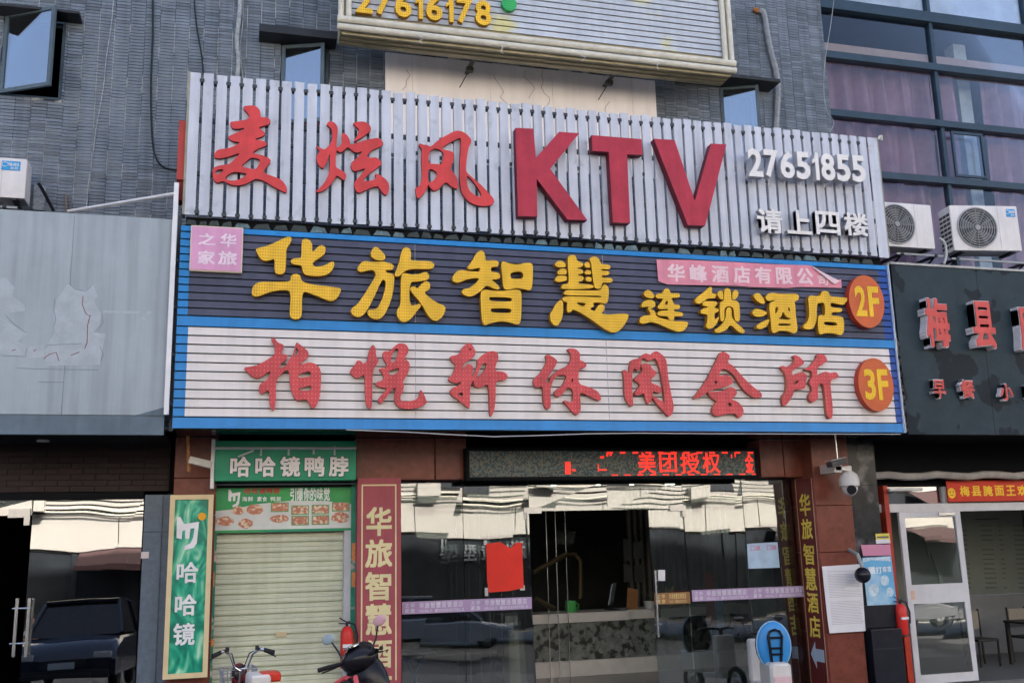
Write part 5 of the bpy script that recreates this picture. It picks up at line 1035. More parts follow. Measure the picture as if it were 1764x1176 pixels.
# ------------------------------------------------------------------ right side: black marble strip, posters, camera, ball lamp
x0_, x1_ = q1+.002, P(1527, 1000, -.35)[0]
bp_ = thing('black_marble_pier', 'narrow black marble pier between the granite pillar and the noodle shop', 'pillar', (x0_, -.35, 0))
zz = [-.6, P(1500, 1045, -.35)[1], P(1500, 835, -.35)[1], zsf+.02]
for a, b in zip(zz, zz[1:]): m = MB(); m.box(x0_, x1_, -.35, .4, a+.003, b-.003); m.build('stone_panel', BMARB, bp_)
bx = thing('black_cabinet', 'black metal cabinet at the foot of the marble pier', 'cabinet', (P(1520, 1100, -.6)[0], -.6, 0))
xa, xb = P(1503, 1110, -.6)[0], P(1556, 1110, -.6)[0]; zc_ = P(1520, 1083, -.6)[1]
m = MB(); m.rbox(xa, xb, -.6, -.36, -.6, zc_, .01); m.build('body', mat('black cabinet', (.012,.014,.022), .35, var=.4), bx); m = MB(); m.box(xa+.02, xb-.02, -.605, -.60, zc_-.30, zc_-.28); m.build('seam', DARK, bx)
xa, xb = P(1487, 1060, -.42)[0], P(1545, 1060, -.42)[0]
m = MB(); m.box(xa, xb, -.42, -.352, zc_+.01, P(1510, 1042, -.42)[1]); m.build('upper_box', mat('black cabinet', (.012,.014,.022), .35), bx)
def sheet2(name, label, cat, pts, mt, Y):
    return sheet(name, label, cat, pts, mt, Y=Y)
r_, Yf = sheet2('blue_poster', 'light blue printed poster with round pictures on the marble pier', 'poster', [(1484,960),(1534,957),(1544,1040),(1493,1043)], mat('light blue print', (.14,.42,.68), .5, var=.1, col2=((.4,.62,.78), 2.5, .45, .2)), -.36)
m = MB()
for cx, cy, r0 in ((1505, 1016, 11), (1524, 999, 9), (1533, 1019, 8)):
    m.poly([P(cx+r0*.8*math.cos(a*math.pi/10), cy+r0*math.sin(a*math.pi/10), -.376) for a in range(20)], Yf-.003, Yf-.0005)
m.poly([P(x, y, -.376) for x, y in ((1486, 961), (1533, 958), (1534, 966), (1500, 964), (1487, 968))], Yf-.003, Yf-.0005)
m.build('picture', mat('pale circle', (.55,.70,.80), .5, var=.4, vs=25), r_)
m = MB(); line_mesh(m, '一打', (1496, 976), (1520, 987), Yf-.003, .0025, .03); line_mesh(m, '疫苗', (1520, 975), (1536, 984), Yf-.003, .0025, .03); m.build('lettering', mat('pale print', (.72,.78,.84), .5), r_)
r_, Yf = sheet2('pink_poster', 'small pink strip poster above the light blue poster', 'poster', [(1482,938),(1532,937),(1534,956),(1486,957)], mat('pink print', (.66,.30,.48), .5, var=.35, vs=9), -.36)
r_, Yf = sheet2('yellow_sticker', 'small yellow and white sticker above the pink poster', 'sticker', [(1507,919),(1531,918),(1533,935),(1509,936)], mat('yellow print', (.66,.58,.10), .5), -.37)
m = MB(); m.poly([P(x, y, -.38) for x, y in ((1508, 929), (1532, 928), (1533, 935), (1509, 936))], Yf-.003, Yf-.0005); m.build('white_band', PAPER, r_)
m = MB(); m.box(P(1510, 922, -.38)[0], P(1530, 922, -.38)[0], Yf-.003, Yf-.0005, P(1520, 926, -.38)[1], P(1520, 923, -.38)[1]); m.build('print', INK, r_)
X, Z = P(1486, 990, -.75); t_ = thing('ball_lamp', 'black glossy ball lamp on a short arm beside the white notice', 'lamp', (X, -.75, Z-.12))
m = MB(); m.ball((X, -.75, Z), .118, n=24); m.build('globe', mat('black globe', (.012,.013,.02), .15), t_, smooth=True)
m = MB(); m.tube([(X+.01, -.75, Z+.11), (X-.02, -.70, Z+.30), (X-.02, -.37, Z+.42)], .028, 8); m.build('arm', mat('grey arm', (.28,.31,.32), .4), t_)
# dome camera
X, Z = P(1463, 833, -.85); t_ = thing('dome_camera', 'white pan and tilt security camera hanging from the granite pillar corner', 'security camera', (X, -.85, Z-.2))
m = MB(); m.lathe([(.03, .22), (.06, .19), (.125, .14), (.15, .06), (.15, -.03), (.135, -.04)], (X, -.85, Z), n=22); m.build('housing', mat('camera white', (.62,.60,.58), .4), t_, smooth=True)
m = MB(); m.ball((X, -.85, Z-.06), .118, (1, 1, 1.05), n=20); b_ = m.build('head', MATS['camera white'], t_, smooth=True)
m = MB(); m.lathe([(.07, 0), (.07, .02)], (X-.05, -.965, Z-.09), (-.35, -1, -.3), 16); m.build('lens', mat('lens glass', (.02,.02,.025), .1), b_)
m = MB(); m.tube([(X, -.85, Z+.2), (X-.0, -.85, Z+.27)], .045, 10); m.box(X-.24, X+.03, -.9, -.80, Z+.20, Z+.26); m.box(X-.26, X-.14, -.9, -.505, Z+.17, Z+.30); m.build('bracket', mat('camera white', (.62,.60,.58), .4), t_)
X, Z = P(1441, 797, -.95); t_ = thing('bullet_camera', 'small dark bullet camera under the soffit', 'security camera', (X, -.95, Z-.05))
m = MB(); m.rbox(X-.15, X+.12, -1.05, -.90, Z-.04, Z+.04, .02); m.xf(Matrix.Translation((X, -.95, Z)) @ Matrix.Rotation(math.radians(-12), 4, 'Y') @ Matrix.Translation((-X, .95, -Z))); m.build('body', mat('camera dark', (.05,.055,.06), .4), t_); m = MB(); m.box(X-.16, X+.10, -1.08, -.89, Z+.05, Z+.06); m.xf(Matrix.Translation((X, -.95, Z)) @ Matrix.Rotation(math.radians(-12), 4, 'Y') @ Matrix.Translation((-X, .95, -Z))); m.build('visor', mat('camera grey', (.38,.38,.37), .4), t_); m = MB(); m.tube([(X+.02, -.95, Z+.06), (X+.02, -.95, zsf)], .012, 6); m.build('stem', STEEL, t_)
# brackets over the left pillar
X, Z = P(345, 797, -.7); t_ = thing('flood_lamp', 'tilted pale flood lamp on a rusty bracket above the green vertical sign', 'lamp', (X, -.7, Z-.1))
m = MB(); m.rbox(X-.14, X+.14, -.78, -.66, Z-.04, Z+.05, .01); m.xf(Matrix.Translation((X, -.7, Z)) @ Matrix.Rotation(math.radians(14), 4, 'Y') @ Matrix.Translation((-X, .7, -Z))); m.build('body', mat('lamp white', (.55,.53,.48), .5, var=.3), t_)
a = P(323, 764, -.75); b = P(325, 812, -.75); m = MB(); m.tube([(a[0], -.75, a[1]+.1), (b[0], -.75, b[1])], .02, 6); m.tube([(b[0], -.75, P(0, 797, -.75)[1]), (X-.1, -.72, Z)], .015, 6); m.build('bracket', mat('rusty bracket', (.36,.16,.06), .8, var=.5, vs=20), t_)

# ------------------------------------------------------------------ right dark fascia
FY = -1.45
c0 = (P(1537, 458, FY)[0]+P(1562, 745, FY)[0])/2; c1 = P(1980, 500, FY)[0]; zt = P(1537, 456, FY)[1]; zt = (zt+P(1764, 468, FY)[1])/2; zb5 = P(1650, 748, FY)[1]
df = thing('dark_fascia', 'stained dark grey shop fascia with raised red and white characters at right', 'fascia', (c0, FY, zb5))
sm = [c0, P(1577, 600, FY)[0], P(1697, 600, FY)[0], P(1850, 600, FY)[0], c1]
for a, b in zip([sm[0], sm[2], sm[3]], [sm[2], sm[3], sm[4]]): m = MB(); m.box(a+.003, b-.003, FY, FY+.05, zb5, zt); m.build('panel', DGREY, df)
m = MB(); m.box(c0-.02, c1, FY-.02, FY+.3, zt+.001, zt+.035); m.build('top_flashing', mat('pale flashing', (.42,.42,.40), .5, var=.3, streak=.1), df)
m = MB(); m.box(c0, c1, FY+.05, FY+.12, zb5, zt); m.box(X1+.021, c1+.3, FY+.12, .35, zb5+.02, zb5+.1); m.build('backing', BLACK, df)
FRED = mat('coral red face', (.60,.085,.075), .5, var=.1); FW = mat('white letter body', (.66,.63,.66), .6, var=.15, vs=6)
def rl(c, tl, br, dep, bold=.03):
    Y = FY-dep; xa, za, xb, zb4 = RC(*tl, *br, Y)
    m = MB(); put_glyph(m, c, bold, xa-.012, za-.012, xb+.012, zb4+.012, Y+.015, dep-.015); l = m.build('letter', FW, df)
    m = MB(); put_glyph(m, c, bold, xa, za, xb, zb4, Y, .012); m.build('red_face', FRED, l)
rl('梅', (1591, 513), (1640, 598), .17); rl('县', (1672, 518), (1719, 600), .17); rl('腌', (1752, 526), (1806, 604), .17); rl('面', (1836, 530), (1890, 606), .17)
rl('早', (1607, 654), (1631, 685), .10, .022); rl('餐', (1654, 654), (1681, 685), .10, .015); rl('小', (1722, 661), (1747, 689), .10, .022); rl('吃', (1768, 661), (1793, 689), .10, .02)
# dark gap with rubble between boards
m = MB(); xa, xb = X1+.021, c0-.005; m.box(xa, xb, BY+.12, BY+.3, zB, zT); gp_ = thing('gap_rubble', 'dark gap with crumbling packing between blue signboard and dark fascia', 'gap filler', (xa, BY, zB)); m.build('backing', BLACK, gp_)
m = MB(); rr = random.Random(6); z = zB+.05
while z < zB+1.5: s_ = rr.uniform(.02, .045); m.ball((rr.uniform(xa+.02, xb-.02), BY+.06, z), s_, (rr.uniform(.7, 1.3), 1, rr.uniform(.7, 1.4)), n=6); z += rr.uniform(.015, .03)
props(m.build('rubble', mat('rubble', (.10,.09,.08), .9, var=.6, vs=20), gp_), kind='stuff')
rr = random.Random(16); m = MB(); pts = []
for q in range(16): f = q/15; X, Z = P(1527+(1557-1527)*f, 452+(745-452)*f, BY-.03); pts.append((X+.03+rr.uniform(-.008, .008), BY-.03, Z))
m.tube(pts, .007, 5); props(m.build('hanging_cable', WHITE, None, org=pts[0]), 'thin white cord hanging down the right edge of the blue signboard', 'cable')
m = MB(); a = P(1513, 237, KY-.05); m.tube([(a[0], KY-.05, a[1]-.03), (a[0]+.02, KY-.06, a[1]+.02), (a[0]+.05, KY-.06, a[1]+.03), (a[0]+.05, KY-.06, a[1]-.05)], .02, 6); props(m.build('corner_wire', PVC, None, org=(a[0], KY, a[1])), 'short ivory wire end at the top right corner of the slatted signboard', 'cable')

# ------------------------------------------------------------------ noodle shop
NY = 0.0
NF = -.41
ns = thing('noodle_shop', 'noodle shop front with white frame and dim tiled interior at the right edge', 'shopfront', (P(1700, 1100, 0)[0], .2, 0))
nx0 = x1_; nx1 = P(2000, 1000, NY)[0]
NW = mat('noodle room wall', (.20,.225,.20), .7, var=.1, vs=2)
zce = zb5+.02
m = MB(); m.box(nx0+.3, nx1, 3.0, 3.1, -.5, P(1700, 1023, 3.0)[1]-.02); m.build('lower_wall', mat('lower grey wall', (.24,.25,.26), .7), ns)
zmw = P(1700, 1023, 3.0)[1]
m = MB(); m.box(nx0+.3, nx1, 3.0, 3.1, zmw, 3.4); m.build('menu_wall', NW, ns)
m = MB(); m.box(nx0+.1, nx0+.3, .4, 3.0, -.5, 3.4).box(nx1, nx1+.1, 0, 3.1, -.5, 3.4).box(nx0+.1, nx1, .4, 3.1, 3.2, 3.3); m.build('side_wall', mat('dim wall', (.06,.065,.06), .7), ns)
m = MB(); m.box(nx0, nx1, -.0, 3, -.55, NF); m.build('floor', mat('grey tile floor', (.16,.165,.16), .3), ns)
m = MB(); rr = random.Random(31)
for (cx, w_) in ((1662, 8), (1700, 22), (1724, 8), (1757, 22), (1790, 8), (1822, 22)):
    for q in range(14):
        y = 905+q*8.2+(cx-1662)*.0; 
        if rr.random() < .1: continue
        n_c = max(2, int(w_/3.4)); x = cx-w_/2+(y-905)*.09
        for k in range(n_c):
            X, Z = P(x+k*3.3, y+rr.uniform(-.4, .4), 3.0); m.box(X, X+.020, 2.996, 2.9995, Z-.012, Z+.012)
m2 = MB(); X, Z = P(1680, 893, 3.0); X2, Z2 = P(1722, 896, 3.0); m.box(X, X2, 2.996, 2.9995, Z-.02, Z+.0)
props(m.build('menu_text', mat('faded black print', (.05,.06,.06), .7), ns), kind='stuff')
m = MB(); zf = P(1650, 880, NY)[1]; zf2 = P(1650, 866, NY)[1]; m.box(nx0, nx1, NY-.02, NY+.08, zf, zf2); xk = P(1624, 850, NY)[0]; m.box(xk, xk+.06, NY-.02, NY+.08, zf2+.001, P(1620, 838, NY)[1]); m.build('head_frame', mat('white aluminium', (.60,.60,.62), .4), ns)
m = MB(); m.box(P(1527, 850, NY)[0]+.05, xk, NY+.03, NY+.04, zf2, P(1570, 838, NY)[1]); m.build('pane', GL_SD, ns)
zq = P(1570, 838, NY)[1]; m = MB(); m.box(nx0, nx1, NY-.01, NY+.1, zq, zq+.05).box(nx0, nx1, NY+.02, NY+.3, zq+.05, zce); m.build('header', BLACK, ns)
m = MB(); pts = []
for q in range(20): X = nx0+(nx1-nx0)*q/19; pts.append((X, -.25, zq+.16+.02*math.sin(q*1.9)))
m.tube(pts, .06, 8); m.build('curled_sheet', mat('crumpled foil', (.40,.38,.37), .35, var=.4), ns, smooth=True)
m = MB(); a = P(1531, 843, -.3); b = P(1588, 846, -.3); m.tube([(a[0], -.3, a[1]), (b[0], -.3, a[1])], .028, 8); m.build('tube_lamp', mat('tube lamp', (.7,.7,.68), .4), ns)
m = MB(); a0_, a1_ = P(1529, 1000, -.12)[0]+.08, 0; m.box(P(1541, 1000, -.12)[0]-.04, P(1541, 1000, -.12)[0]+.04, -.12, .1, -.6, P(1527, 836, -.12)[1]); m.build('red_jamb', mat('red jamb', (.42,.05,.03), .5, var=.2), ns)
# door
dx0, dz0, dx1, dz1 = P(1561, 1020, -.16)[0], P(1680, 1171, -.16)[1], P(1668, 1020, -.16)[0], P(1600, 881, -.16)[1]
wd = thing('white_framed_door', 'white aluminium framed glass door standing open at the noodle shop', 'door', (dx0, -.16, 0))
WA = mat('white aluminium', (.60,.60,.62), .4)
st_w = .10; zr0, zr1 = P(1610, 1038, -.16)[1], P(1610, 1005, -.16)[1]
for a, b, c, d, nm in ((dx0, dx0+st_w, dz0, dz1, 'stile'), (dx1-st_w, dx1, dz0, dz1, 'stile'), (dx0+st_w, dx1-st_w, dz1-.09, dz1, 'top_rail'), (dx0+st_w, dx1-st_w, zr0, zr1, 'middle_rail'), (dx0+st_w, dx1-st_w, dz0, P(1630, 1158, -.16)[1], 'bottom_rail')):
    m = MB(); m.box(a, b, -.18, -.13, c+.001, d-.001); m.build(nm, WA, wd)
m = MB(); gpane(m, dx0+st_w, dx1-st_w, zr1, dz1-.09, -.155-lz(2)); m.build('pane', GL_SH, wd); m = MB(); gpane(m, dx0+st_w, dx1-st_w, P(1630, 1158, -.16)[1], zr0, -.155-lz(1)); m.build('pane', GL_SH, wd)
m = MB(); X, Z = P(1573, 1025, -.19); m.box(X-.03, X+.04, -.184, -.181, Z-.06, Z+.07); m.build('sticker', mat('peach sticker', (.7,.45,.32), .6), wd)
m = MB(); a = P(1617, 884, -.2); m.box(a[0], a[0]+.3, -.22, -.185, a[1]-.03, a[1]+.01); m.tube([(a[0]+.05, -.22, a[1]), (a[0]+.42, -.1, a[1]+.02)], .008, 6); m.build('door_closer', STEEL, wd)
# red banner
xa, za, xb, zb4 = RC(1630, 829, 1820, 862, -.1); za = P(1700, 863, -.1)[1]; zb4 = P(1700, 827, -.1)[1]
t_ = thing('red_banner', 'red strip banner with smiling face and yellow noodle shop name', 'banner', (xa, -.1, za)); m = MB(); m.box(xa, xb, -.1, -.085, za, zb4); m.build('strip', mat('banner red', (.58,.04,.015), .5, var=.1), t_)
YB = mat('banner yellow', (.88,.55,.03), .5)
X, Z = P(1640, 849, -.11); m = MB(); m.poly([(X+.075*math.cos(a*math.pi/12), Z+.085*math.sin(a*math.pi/12)) for a in range(24)], -.104, -.1005)
for dx in (-.028, .028): m.poly([(X+dx+.009*math.cos(a*math.pi/4), Z+.022+.014*math.sin(a*math.pi/4)) for a in range(8)], -.107, -.1045, 1)
m.poly([(X-.04, Z-.01), (X-.025, Z-.032), (X, Z-.042), (X+.025, Z-.032), (X+.04, Z-.01), (X+.028, Z-.022), (X, Z-.030), (X-.028, Z-.022)], -.107, -.1045, 1); m.build('smiling_face', [YB, mat('brown print', (.25,.06,.01), .5)], t_)
m = MB(); cells = line_boxes('梅县腌面王欢迎', (1653, 838), (1790, 860), -.104, .22)
for c, a, b, cc, d in cells: zc_ = (za+zb4)/2; put_glyph(m, c, .03, a, zc_-.085, cc, zc_+.085, -.104, .003)
m.build('lettering', YB, t_)
# chairs and table inside (built at floor height zero, the roots set down on the shop floor)
WD = mat('dark wood', (.025,.022,.02), .4)
def chair(px, lab):
    X, Z = P(px, 1120, 1.6); t_ = thing('dining_chair', lab, 'chair', (X, 1.6, .02), 'dark dining chairs in the noodle shop'); t_.location.z = NF
    for dx in (-.2, .2):
        m = MB(); m.tube([(X+dx, 1.8, .02), (X+dx, 1.85, .98)], .02, 6); m.build('leg', WD, t_); m = MB(); m.tube([(X+dx, 1.42, .02), (X+dx, 1.42, .45)], .02, 6); m.build('leg', WD, t_)
    m = MB(); m.rbox(X-.22, X+.22, 1.4, 1.84, .45, .49, .01); m.build('seat', WD, t_); m = MB(); m.rbox(X-.18, X+.18, 1.82, 1.85, .62, .95, .01); m.build('backrest', mat('pale backrest', (.28,.25,.20), .6), t_)
chair(1692, 'dark dining chair nearest the open white door'); chair(1775, 'dark dining chair at the right edge beside the table')
X = P(1755, 1120, 1.3)[0]; t_ = thing('dining_table', 'dark wooden dining table inside the noodle shop', 'table', (X+.5, 1.3, .02)); t_.location.z = NF; m = MB(); m.box(X, X+1.1, 1.0, 1.6, .74, .78); m.build('table_top', WD, t_)
for dx, dy in ((.04, 1.05), (1.05, 1.05), (.04, 1.55), (1.05, 1.55)): m = MB(); m.box(X+dx-.03, X+dx+.03, dy-.03, dy+.03, .02, .739); m.build('leg', WD, t_)

# fire extinguishers
def extinguisher(X, Y, Z, lab, h=.5, r=.085):
    t_ = thing('fire_extinguisher', lab, 'fire extinguisher', (X, Y, Z), 'fire extinguishers')
    m = MB(); m.lathe([(r*.9, 0), (r, .02), (r, h*.82), (r*.8, h*.93), (r*.35, h)], (X, Y, Z), n=18); m.build('cylinder', mat('extinguisher red', (.60,.03,.025), .3), t_, smooth=True)
    m = MB(); m.box(X-r*.7, X+r*.7, Y-r-.004, Y-r*.72, Z+h*.5, Z+h*.58); m.build('label_band', PAPER, t_)
    m = MB(); m.tube([(X, Y, Z+h), (X, Y, Z+h+.05)], .018, 8); m.tube([(X-.10, Y, Z+h+.11), (X, Y, Z+h+.05), (X+.04, Y, Z+h+.06)], .009, 6); m.tube([(X-.11, Y, Z+h+.04), (X, Y, Z+h+.03)], .008, 6); m.build('valve', DARK, t_)
    m = MB(); m.tube([(X+.02, Y, Z+h+.04), (X+.10, Y, Z+h+.02), (X+.14, Y-.02, Z+h-.12), (X+.12, Y-.03, Z+h*.35)], .012, 8); m.build('hose', RUBBER, t_, smooth=True)
X, Z = P(597, 1150, -.35); extinguisher(X, -.35, Z, 'red fire extinguisher hanging beside the roller shutter', .53, .085)
X, Z = P(1556, 1092, -.45); extinguisher(X-.0, -.45, Z, 'red fire extinguisher beside the white framed door', .45, .085)
m = MB(); xa, za, xb, zb4 = RC(1556, 1095, 1570, 1140, -.4); m.box(xa, xb, -.42, -.3, -.6, P(1560, 1095, -.4)[1]); t_ = thing('red_box', 'low red box under the right fire extinguisher', 'box', (xa, -.4, 0)); m.build('body', mat('red metal box', (.42,.04,.02), .4), t_)

# ------------------------------------------------------------------ air conditioners
def ac_unit(x0, x1, z0, z1, Y, dep, lab, badge=None, yaw=0, part=None):
    t_ = thing('air_conditioner', lab, 'air conditioner', ((x0+x1)/2, Y, z0), 'outdoor air conditioner units')
    w_, h_ = x1-x0, z1-z0; c = Vector(((x0+x1)/2, Y, z0)); R_ = Matrix.Translation(c) @ Matrix.Rotation(math.radians(yaw), 4, 'Z')
    m = MB(); m.rbox(-w_/2, w_/2, 0, dep, .03, h_, .025); m.xf(R_); m.build('casing', ACW, t_, smooth=True)
    cx = -w_*.13; r = h_*.42; cz = h_*.52
    m = MB(); m.lathe([(r, -.004), (r, .0)], (cx, -.001, cz), (0, 1, 0), 36); m.xf(R_); m.build('fan_opening', mat('fan dark', (.05,.055,.06), .7), t_)
    m = MB()
    for k in range(1, 9): rr_ = r*k/8; m.tube([(cx+rr_*math.cos(a*math.pi/18), -.022+(.006 if k == 8 else 0), cz+rr_*math.sin(a*math.pi/18)) for a in range(36)], .0055 if k < 8 else .014, 5, closed=True)
    for k in range(12): a = k*math.pi/6; m.tube([(cx+r*.1*math.cos(a), -.018, cz+r*.1*math.sin(a)), (cx+r*math.cos(a), -.014, cz+r*math.sin(a))], .004, 4)
    m.lathe([(r*.13, 0), (r*.13, .012)], (cx, -.034, cz), (0, 1, 0), 16); m.xf(R_); m.build('fan_grille', ACG, t_)
    m = MB()
    for k in range(5):
        a = k*math.pi*2/5; p = [(cx+r*.15*math.cos(a+d), cz+r*.15*math.sin(a+d)) for d in (-.4, .4)] + [(cx+r*.85*math.cos(a+d), cz+r*.85*math.sin(a+d)) for d in (.75, .05)]; m.poly(p, -.012, -.008)
    m.xf(R_); m.build('fan', mat('fan grey', (.14,.145,.15), .5), t_)
    m = MB(); 
    for k in range(8):
        z_k = h_*.12+k*h_*.095
        for j in range(3): m.box(-w_/2-.004, -w_/2+.001, dep*.08+j*dep*.3, dep*.08+j*dep*.3+dep*.25, z_k, z_k+h_*.06)
    m.xf(R_); m.build('side_louvre', mat('louvre dark', (.06,.065,.07), .7), t_)
    m = MB(); m.box(w_/2-.30*w_, w_/2-.298*w_, -.003, 0, .05, h_-.02); m.xf(R_); m.build('panel_joint', ACG, t_)
    if badge:
        bx0, bx1, bz0, bz1 = badge; m = MB(); m.rbox(bx0, bx1, -.006, -.0005, bz0, bz1, .004, seg=1); m.xf(R_); b_ = m.build('badge', ACB, t_)
        m = MB(); n_c = 5; cw = (bx1-bx0)*.62/n_c
        for k, ch in enumerate('Midea'): put_glyph(m, ch, .01, bx0+(bx1-bx0)*.32+k*cw, bz0+(bz1-bz0)*.48, bx0+(bx1-bx0)*.32+k*cw+cw*.86, bz0+(bz1-bz0)*.82, -.009, .003)
        m.tube([(bx0+(bx1-bx0)*.16+.035*math.cos(a*.5), -.008, bz0+(bz1-bz0)*.62+.03*math.sin(a*.5)) for a in range(1, 12)], .005, 4)
        for k, ch in enumerate('美的'): put_glyph(m, ch, .01, bx0+(bx1-bx0)*(.48+.22*k), bz0+(bz1-bz0)*.1, bx0+(bx1-bx0)*(.66+.22*k), bz0+(bz1-bz0)*.38, -.009, .003)
        m.xf(R_); m.build('badge_print', WHITE, b_)
    m = MB(); m.box(-w_*.4, -w_*.34, 0, dep, 0, .03).box(w_*.34, w_*.4, 0, dep, 0, .03); m.xf(R_); m.build('foot', DARK, t_)
    return t_
AY = -.95
xa, za, xb, zb4 = RC(1521, 347, 1612, 432, AY); ac_unit(xa-.2, xb, za, zb4, AY, .34, 'pale air conditioner partly hidden by the slatted signboard')
xa, za, xb, zb4 = RC(1641, 350, 1755, 438, AY-.2); ac_unit(xa, xb, za, zb4, AY-.2, .36, 'air conditioner with blue badge at the right edge above the dark fascia', badge=((xb-xa)*.33, (xb-xa)*.46, (zb4-za)*.76, (zb4-za)*.93), yaw=-9)
xa, za, xb, zb4 = RC(-95, 264, 42, 346, -.55); ac_unit(xa, xb, za, zb4, -.55, .34, 'air conditioner with blue badge at the left edge above the grey fascia', badge=((xb-xa)*.19, (xb-xa)*.42, (zb4-za)*.70, (zb4-za)*.92))
for (p0_, p1_, Y) in (((1545, 434), (1625, 434), -.95), ((1640, 443), (1780, 449), -1.15), ((-20, 352), (30, 352), -.55)):
    a = P(*p0_, Y); b = P(*p1_, Y); t_ = thing('wall_bracket', {1545: 'steel bracket under the partly hidden air conditioner', 1640: 'steel bracket under the right edge air conditioner', -20: 'steel bracket under the left edge air conditioner'}[p0_[0]], 'bracket', (a[0], Y, a[1]))
    for xx in (a[0]+.1, b[0]-.15):
        m = MB(); m.box(xx-.02, xx+.02, Y-.02, 0, a[1]-.04, a[1]+.0).tube([(xx, Y+.05, a[1]-.04), (xx, -.0, a[1]-.45)], .018, 6); m.build('arm', DARK, t_)
    m = MB(); m.box(a[0], b[0], Y, Y+.03, a[1]-.035, a[1]-.005); m.build('cross_bar', mat('galvanised bar', (.30,.31,.31), .5), t_)
def cable(name, lab, pts, Y, r, mt, cat='cable', ribs=False):
    ps = [(P(x, y, Y)[0], Y, P(x, y, Y)[1]) for x, y in pts]
    # smooth path
    q = []
    for i in range(len(ps)-1):
        p0, p1, p2, p3 = (Vector(ps[max(i-1, 0)]), Vector(ps[i]), Vector(ps[i+1]), Vector(ps[min(i+2, len(ps)-1)]))
        for k in range(8):
            t = k/8; q.append(.5*((2*p1)+(-p0+p2)*t+(2*p0-5*p1+4*p2-p3)*t*t+(-p0+3*p1-3*p2+p3)*t**3))
    q.append(Vector(ps[-1])); m = MB()
    rad = [r*(1+.12*(i % 2)) for i in range(len(q))] if ribs else r
    m.tube(q, rad, 7); return props(m.build(name, mt, None, org=ps[0], smooth=True), lab, cat)
BC = mat('black cable', (.012,.02,.022), .5); WC = mat('grey white cable', (.36,.38,.40), .6, var=.4, vs=14)
cable('black_cable', 'thick black cable hanging down the tiled wall and curving to the slatted signboard', [(263,-20),(263,60),(260,150),(262,235),(268,270),(282,288),(305,293)], -.03, .013, BC)
cable('black_cable', 'short black cable falling behind the left top corner of the slatted signboard', [(334,-10),(338,40),(347,95),(352,140)], -.03, .011, BC)
cable('white_cable', 'thin crooked white cable down the left part of the tiled wall', [(196,-10),(192,40),(183,100),(178,150),(166,220),(158,280),(152,320),(149,356)], -.02, .0075, WC)
cable('flexible_duct', 'grey ribbed flexible conduit entering behind the slatted signboard', [(414,-10),(413,20),(408,70),(411,100),(408,140)], -.05, .032, WC, 'conduit', True)
cable('thin_cable', 'thin pale cable beside the grey ribbed conduit', [(419,-10),(418,40),(414,80),(418,135)], -.02, .008, WC)
cable('insulated_pipe', 'grey wrapped air conditioner pipe on the tiled wall right of the top signboard', [(1307,18),(1316,25),(1322,60),(1329,95),(1337,125),(1340,160),(1338,200),(1336,240)], -.06, .05, mat('grey wrap', (.27,.29,.31), .7, var=.3, vs=9), 'pipe', True)
X, Z = P(1303, 18, -.05); m = MB(); m.ball((X, -.05, Z), .055, (1.3, .7, .9), n=10); m.ball((X+.05, -.05, Z-.02), .035, n=8); props(m.build('foam_plug', mat('orange foam', (.36,.15,.05), .9, var=.4, vs=20), None, org=(X, -.05, Z)), 'lump of orange brown foam where the grey pipe leaves the wall', 'foam')
cable('thin_white_wire', 'loose thin white wire at the edge of the curtain wall building', [(1438,-10),(1430,50),(1422,100),(1419,150),(1424,190),(1434,205),(1436,215),(1429,228)], -.08, .006, WC)
cable('drain_hose', 'pale drain hose below the right air conditioners', [(1619,410),(1628,420),(1630,440),(1626,455)], -1.3, .02, mat('pale hose', (.45,.45,.44), .6), 'hose')
cable('black_hose', 'short black hose beside the left air conditioner', [(66,316),(72,325),(80,340),(92,363)], -.2, .022, BLACK, 'hose')
X, Z = P(66, 345, -.06); m = MB(); m.rbox(X-.07, X+.08, -.06, 0, Z-.14, Z+.22, .02); props(m.build('plaster_patch', mat('plaster patch', (.30,.33,.36), .9, var=.5, vs=18, bump=.3), None, org=(X, -.05, Z)), 'rough cement patch on the tiles right of the left air conditioner', 'patch')
# ------------------------------------------------------------------ two wheelers
def wheel(mb_t, mb_r, c, r, w_, ang=0):
    ax = Vector((math.cos(ang), math.sin(ang), 0)); u = Vector((-ax.y, ax.x, 0)); ring = []
    for k in range(28): a = k*math.pi/14; ring.append(Vector(c)+u*(r-w_/2)*math.cos(a)+Vector((0, 0, 1))*(r-w_/2)*math.sin(a))
    mb_t.tube(ring, w_/2, 8, closed=True)
    mb_r.lathe([(r*.62, -.015), (r*.62, .015)], c, ax, 20); mb_r.lathe([(.04, -.06), (.04, .06)], c, ax, 12)
    mb_r.tube([Vector(c)+u*(r-w_*.9)*math.cos(k*math.pi/14)+Vector((0, 0, 1))*(r-w_*.9)*math.sin(k*math.pi/14) for k in range(28)], .014, 6, closed=True)
GR = -.02
def local(X, Y, yaw, z=None, roll=0): return Matrix.Translation((X, Y, gz(X) if z is None else z)) @ Matrix.Rotation(math.radians(yaw), 4, 'Z') @ Matrix.Rotation(math.radians(roll), 4, 'X')
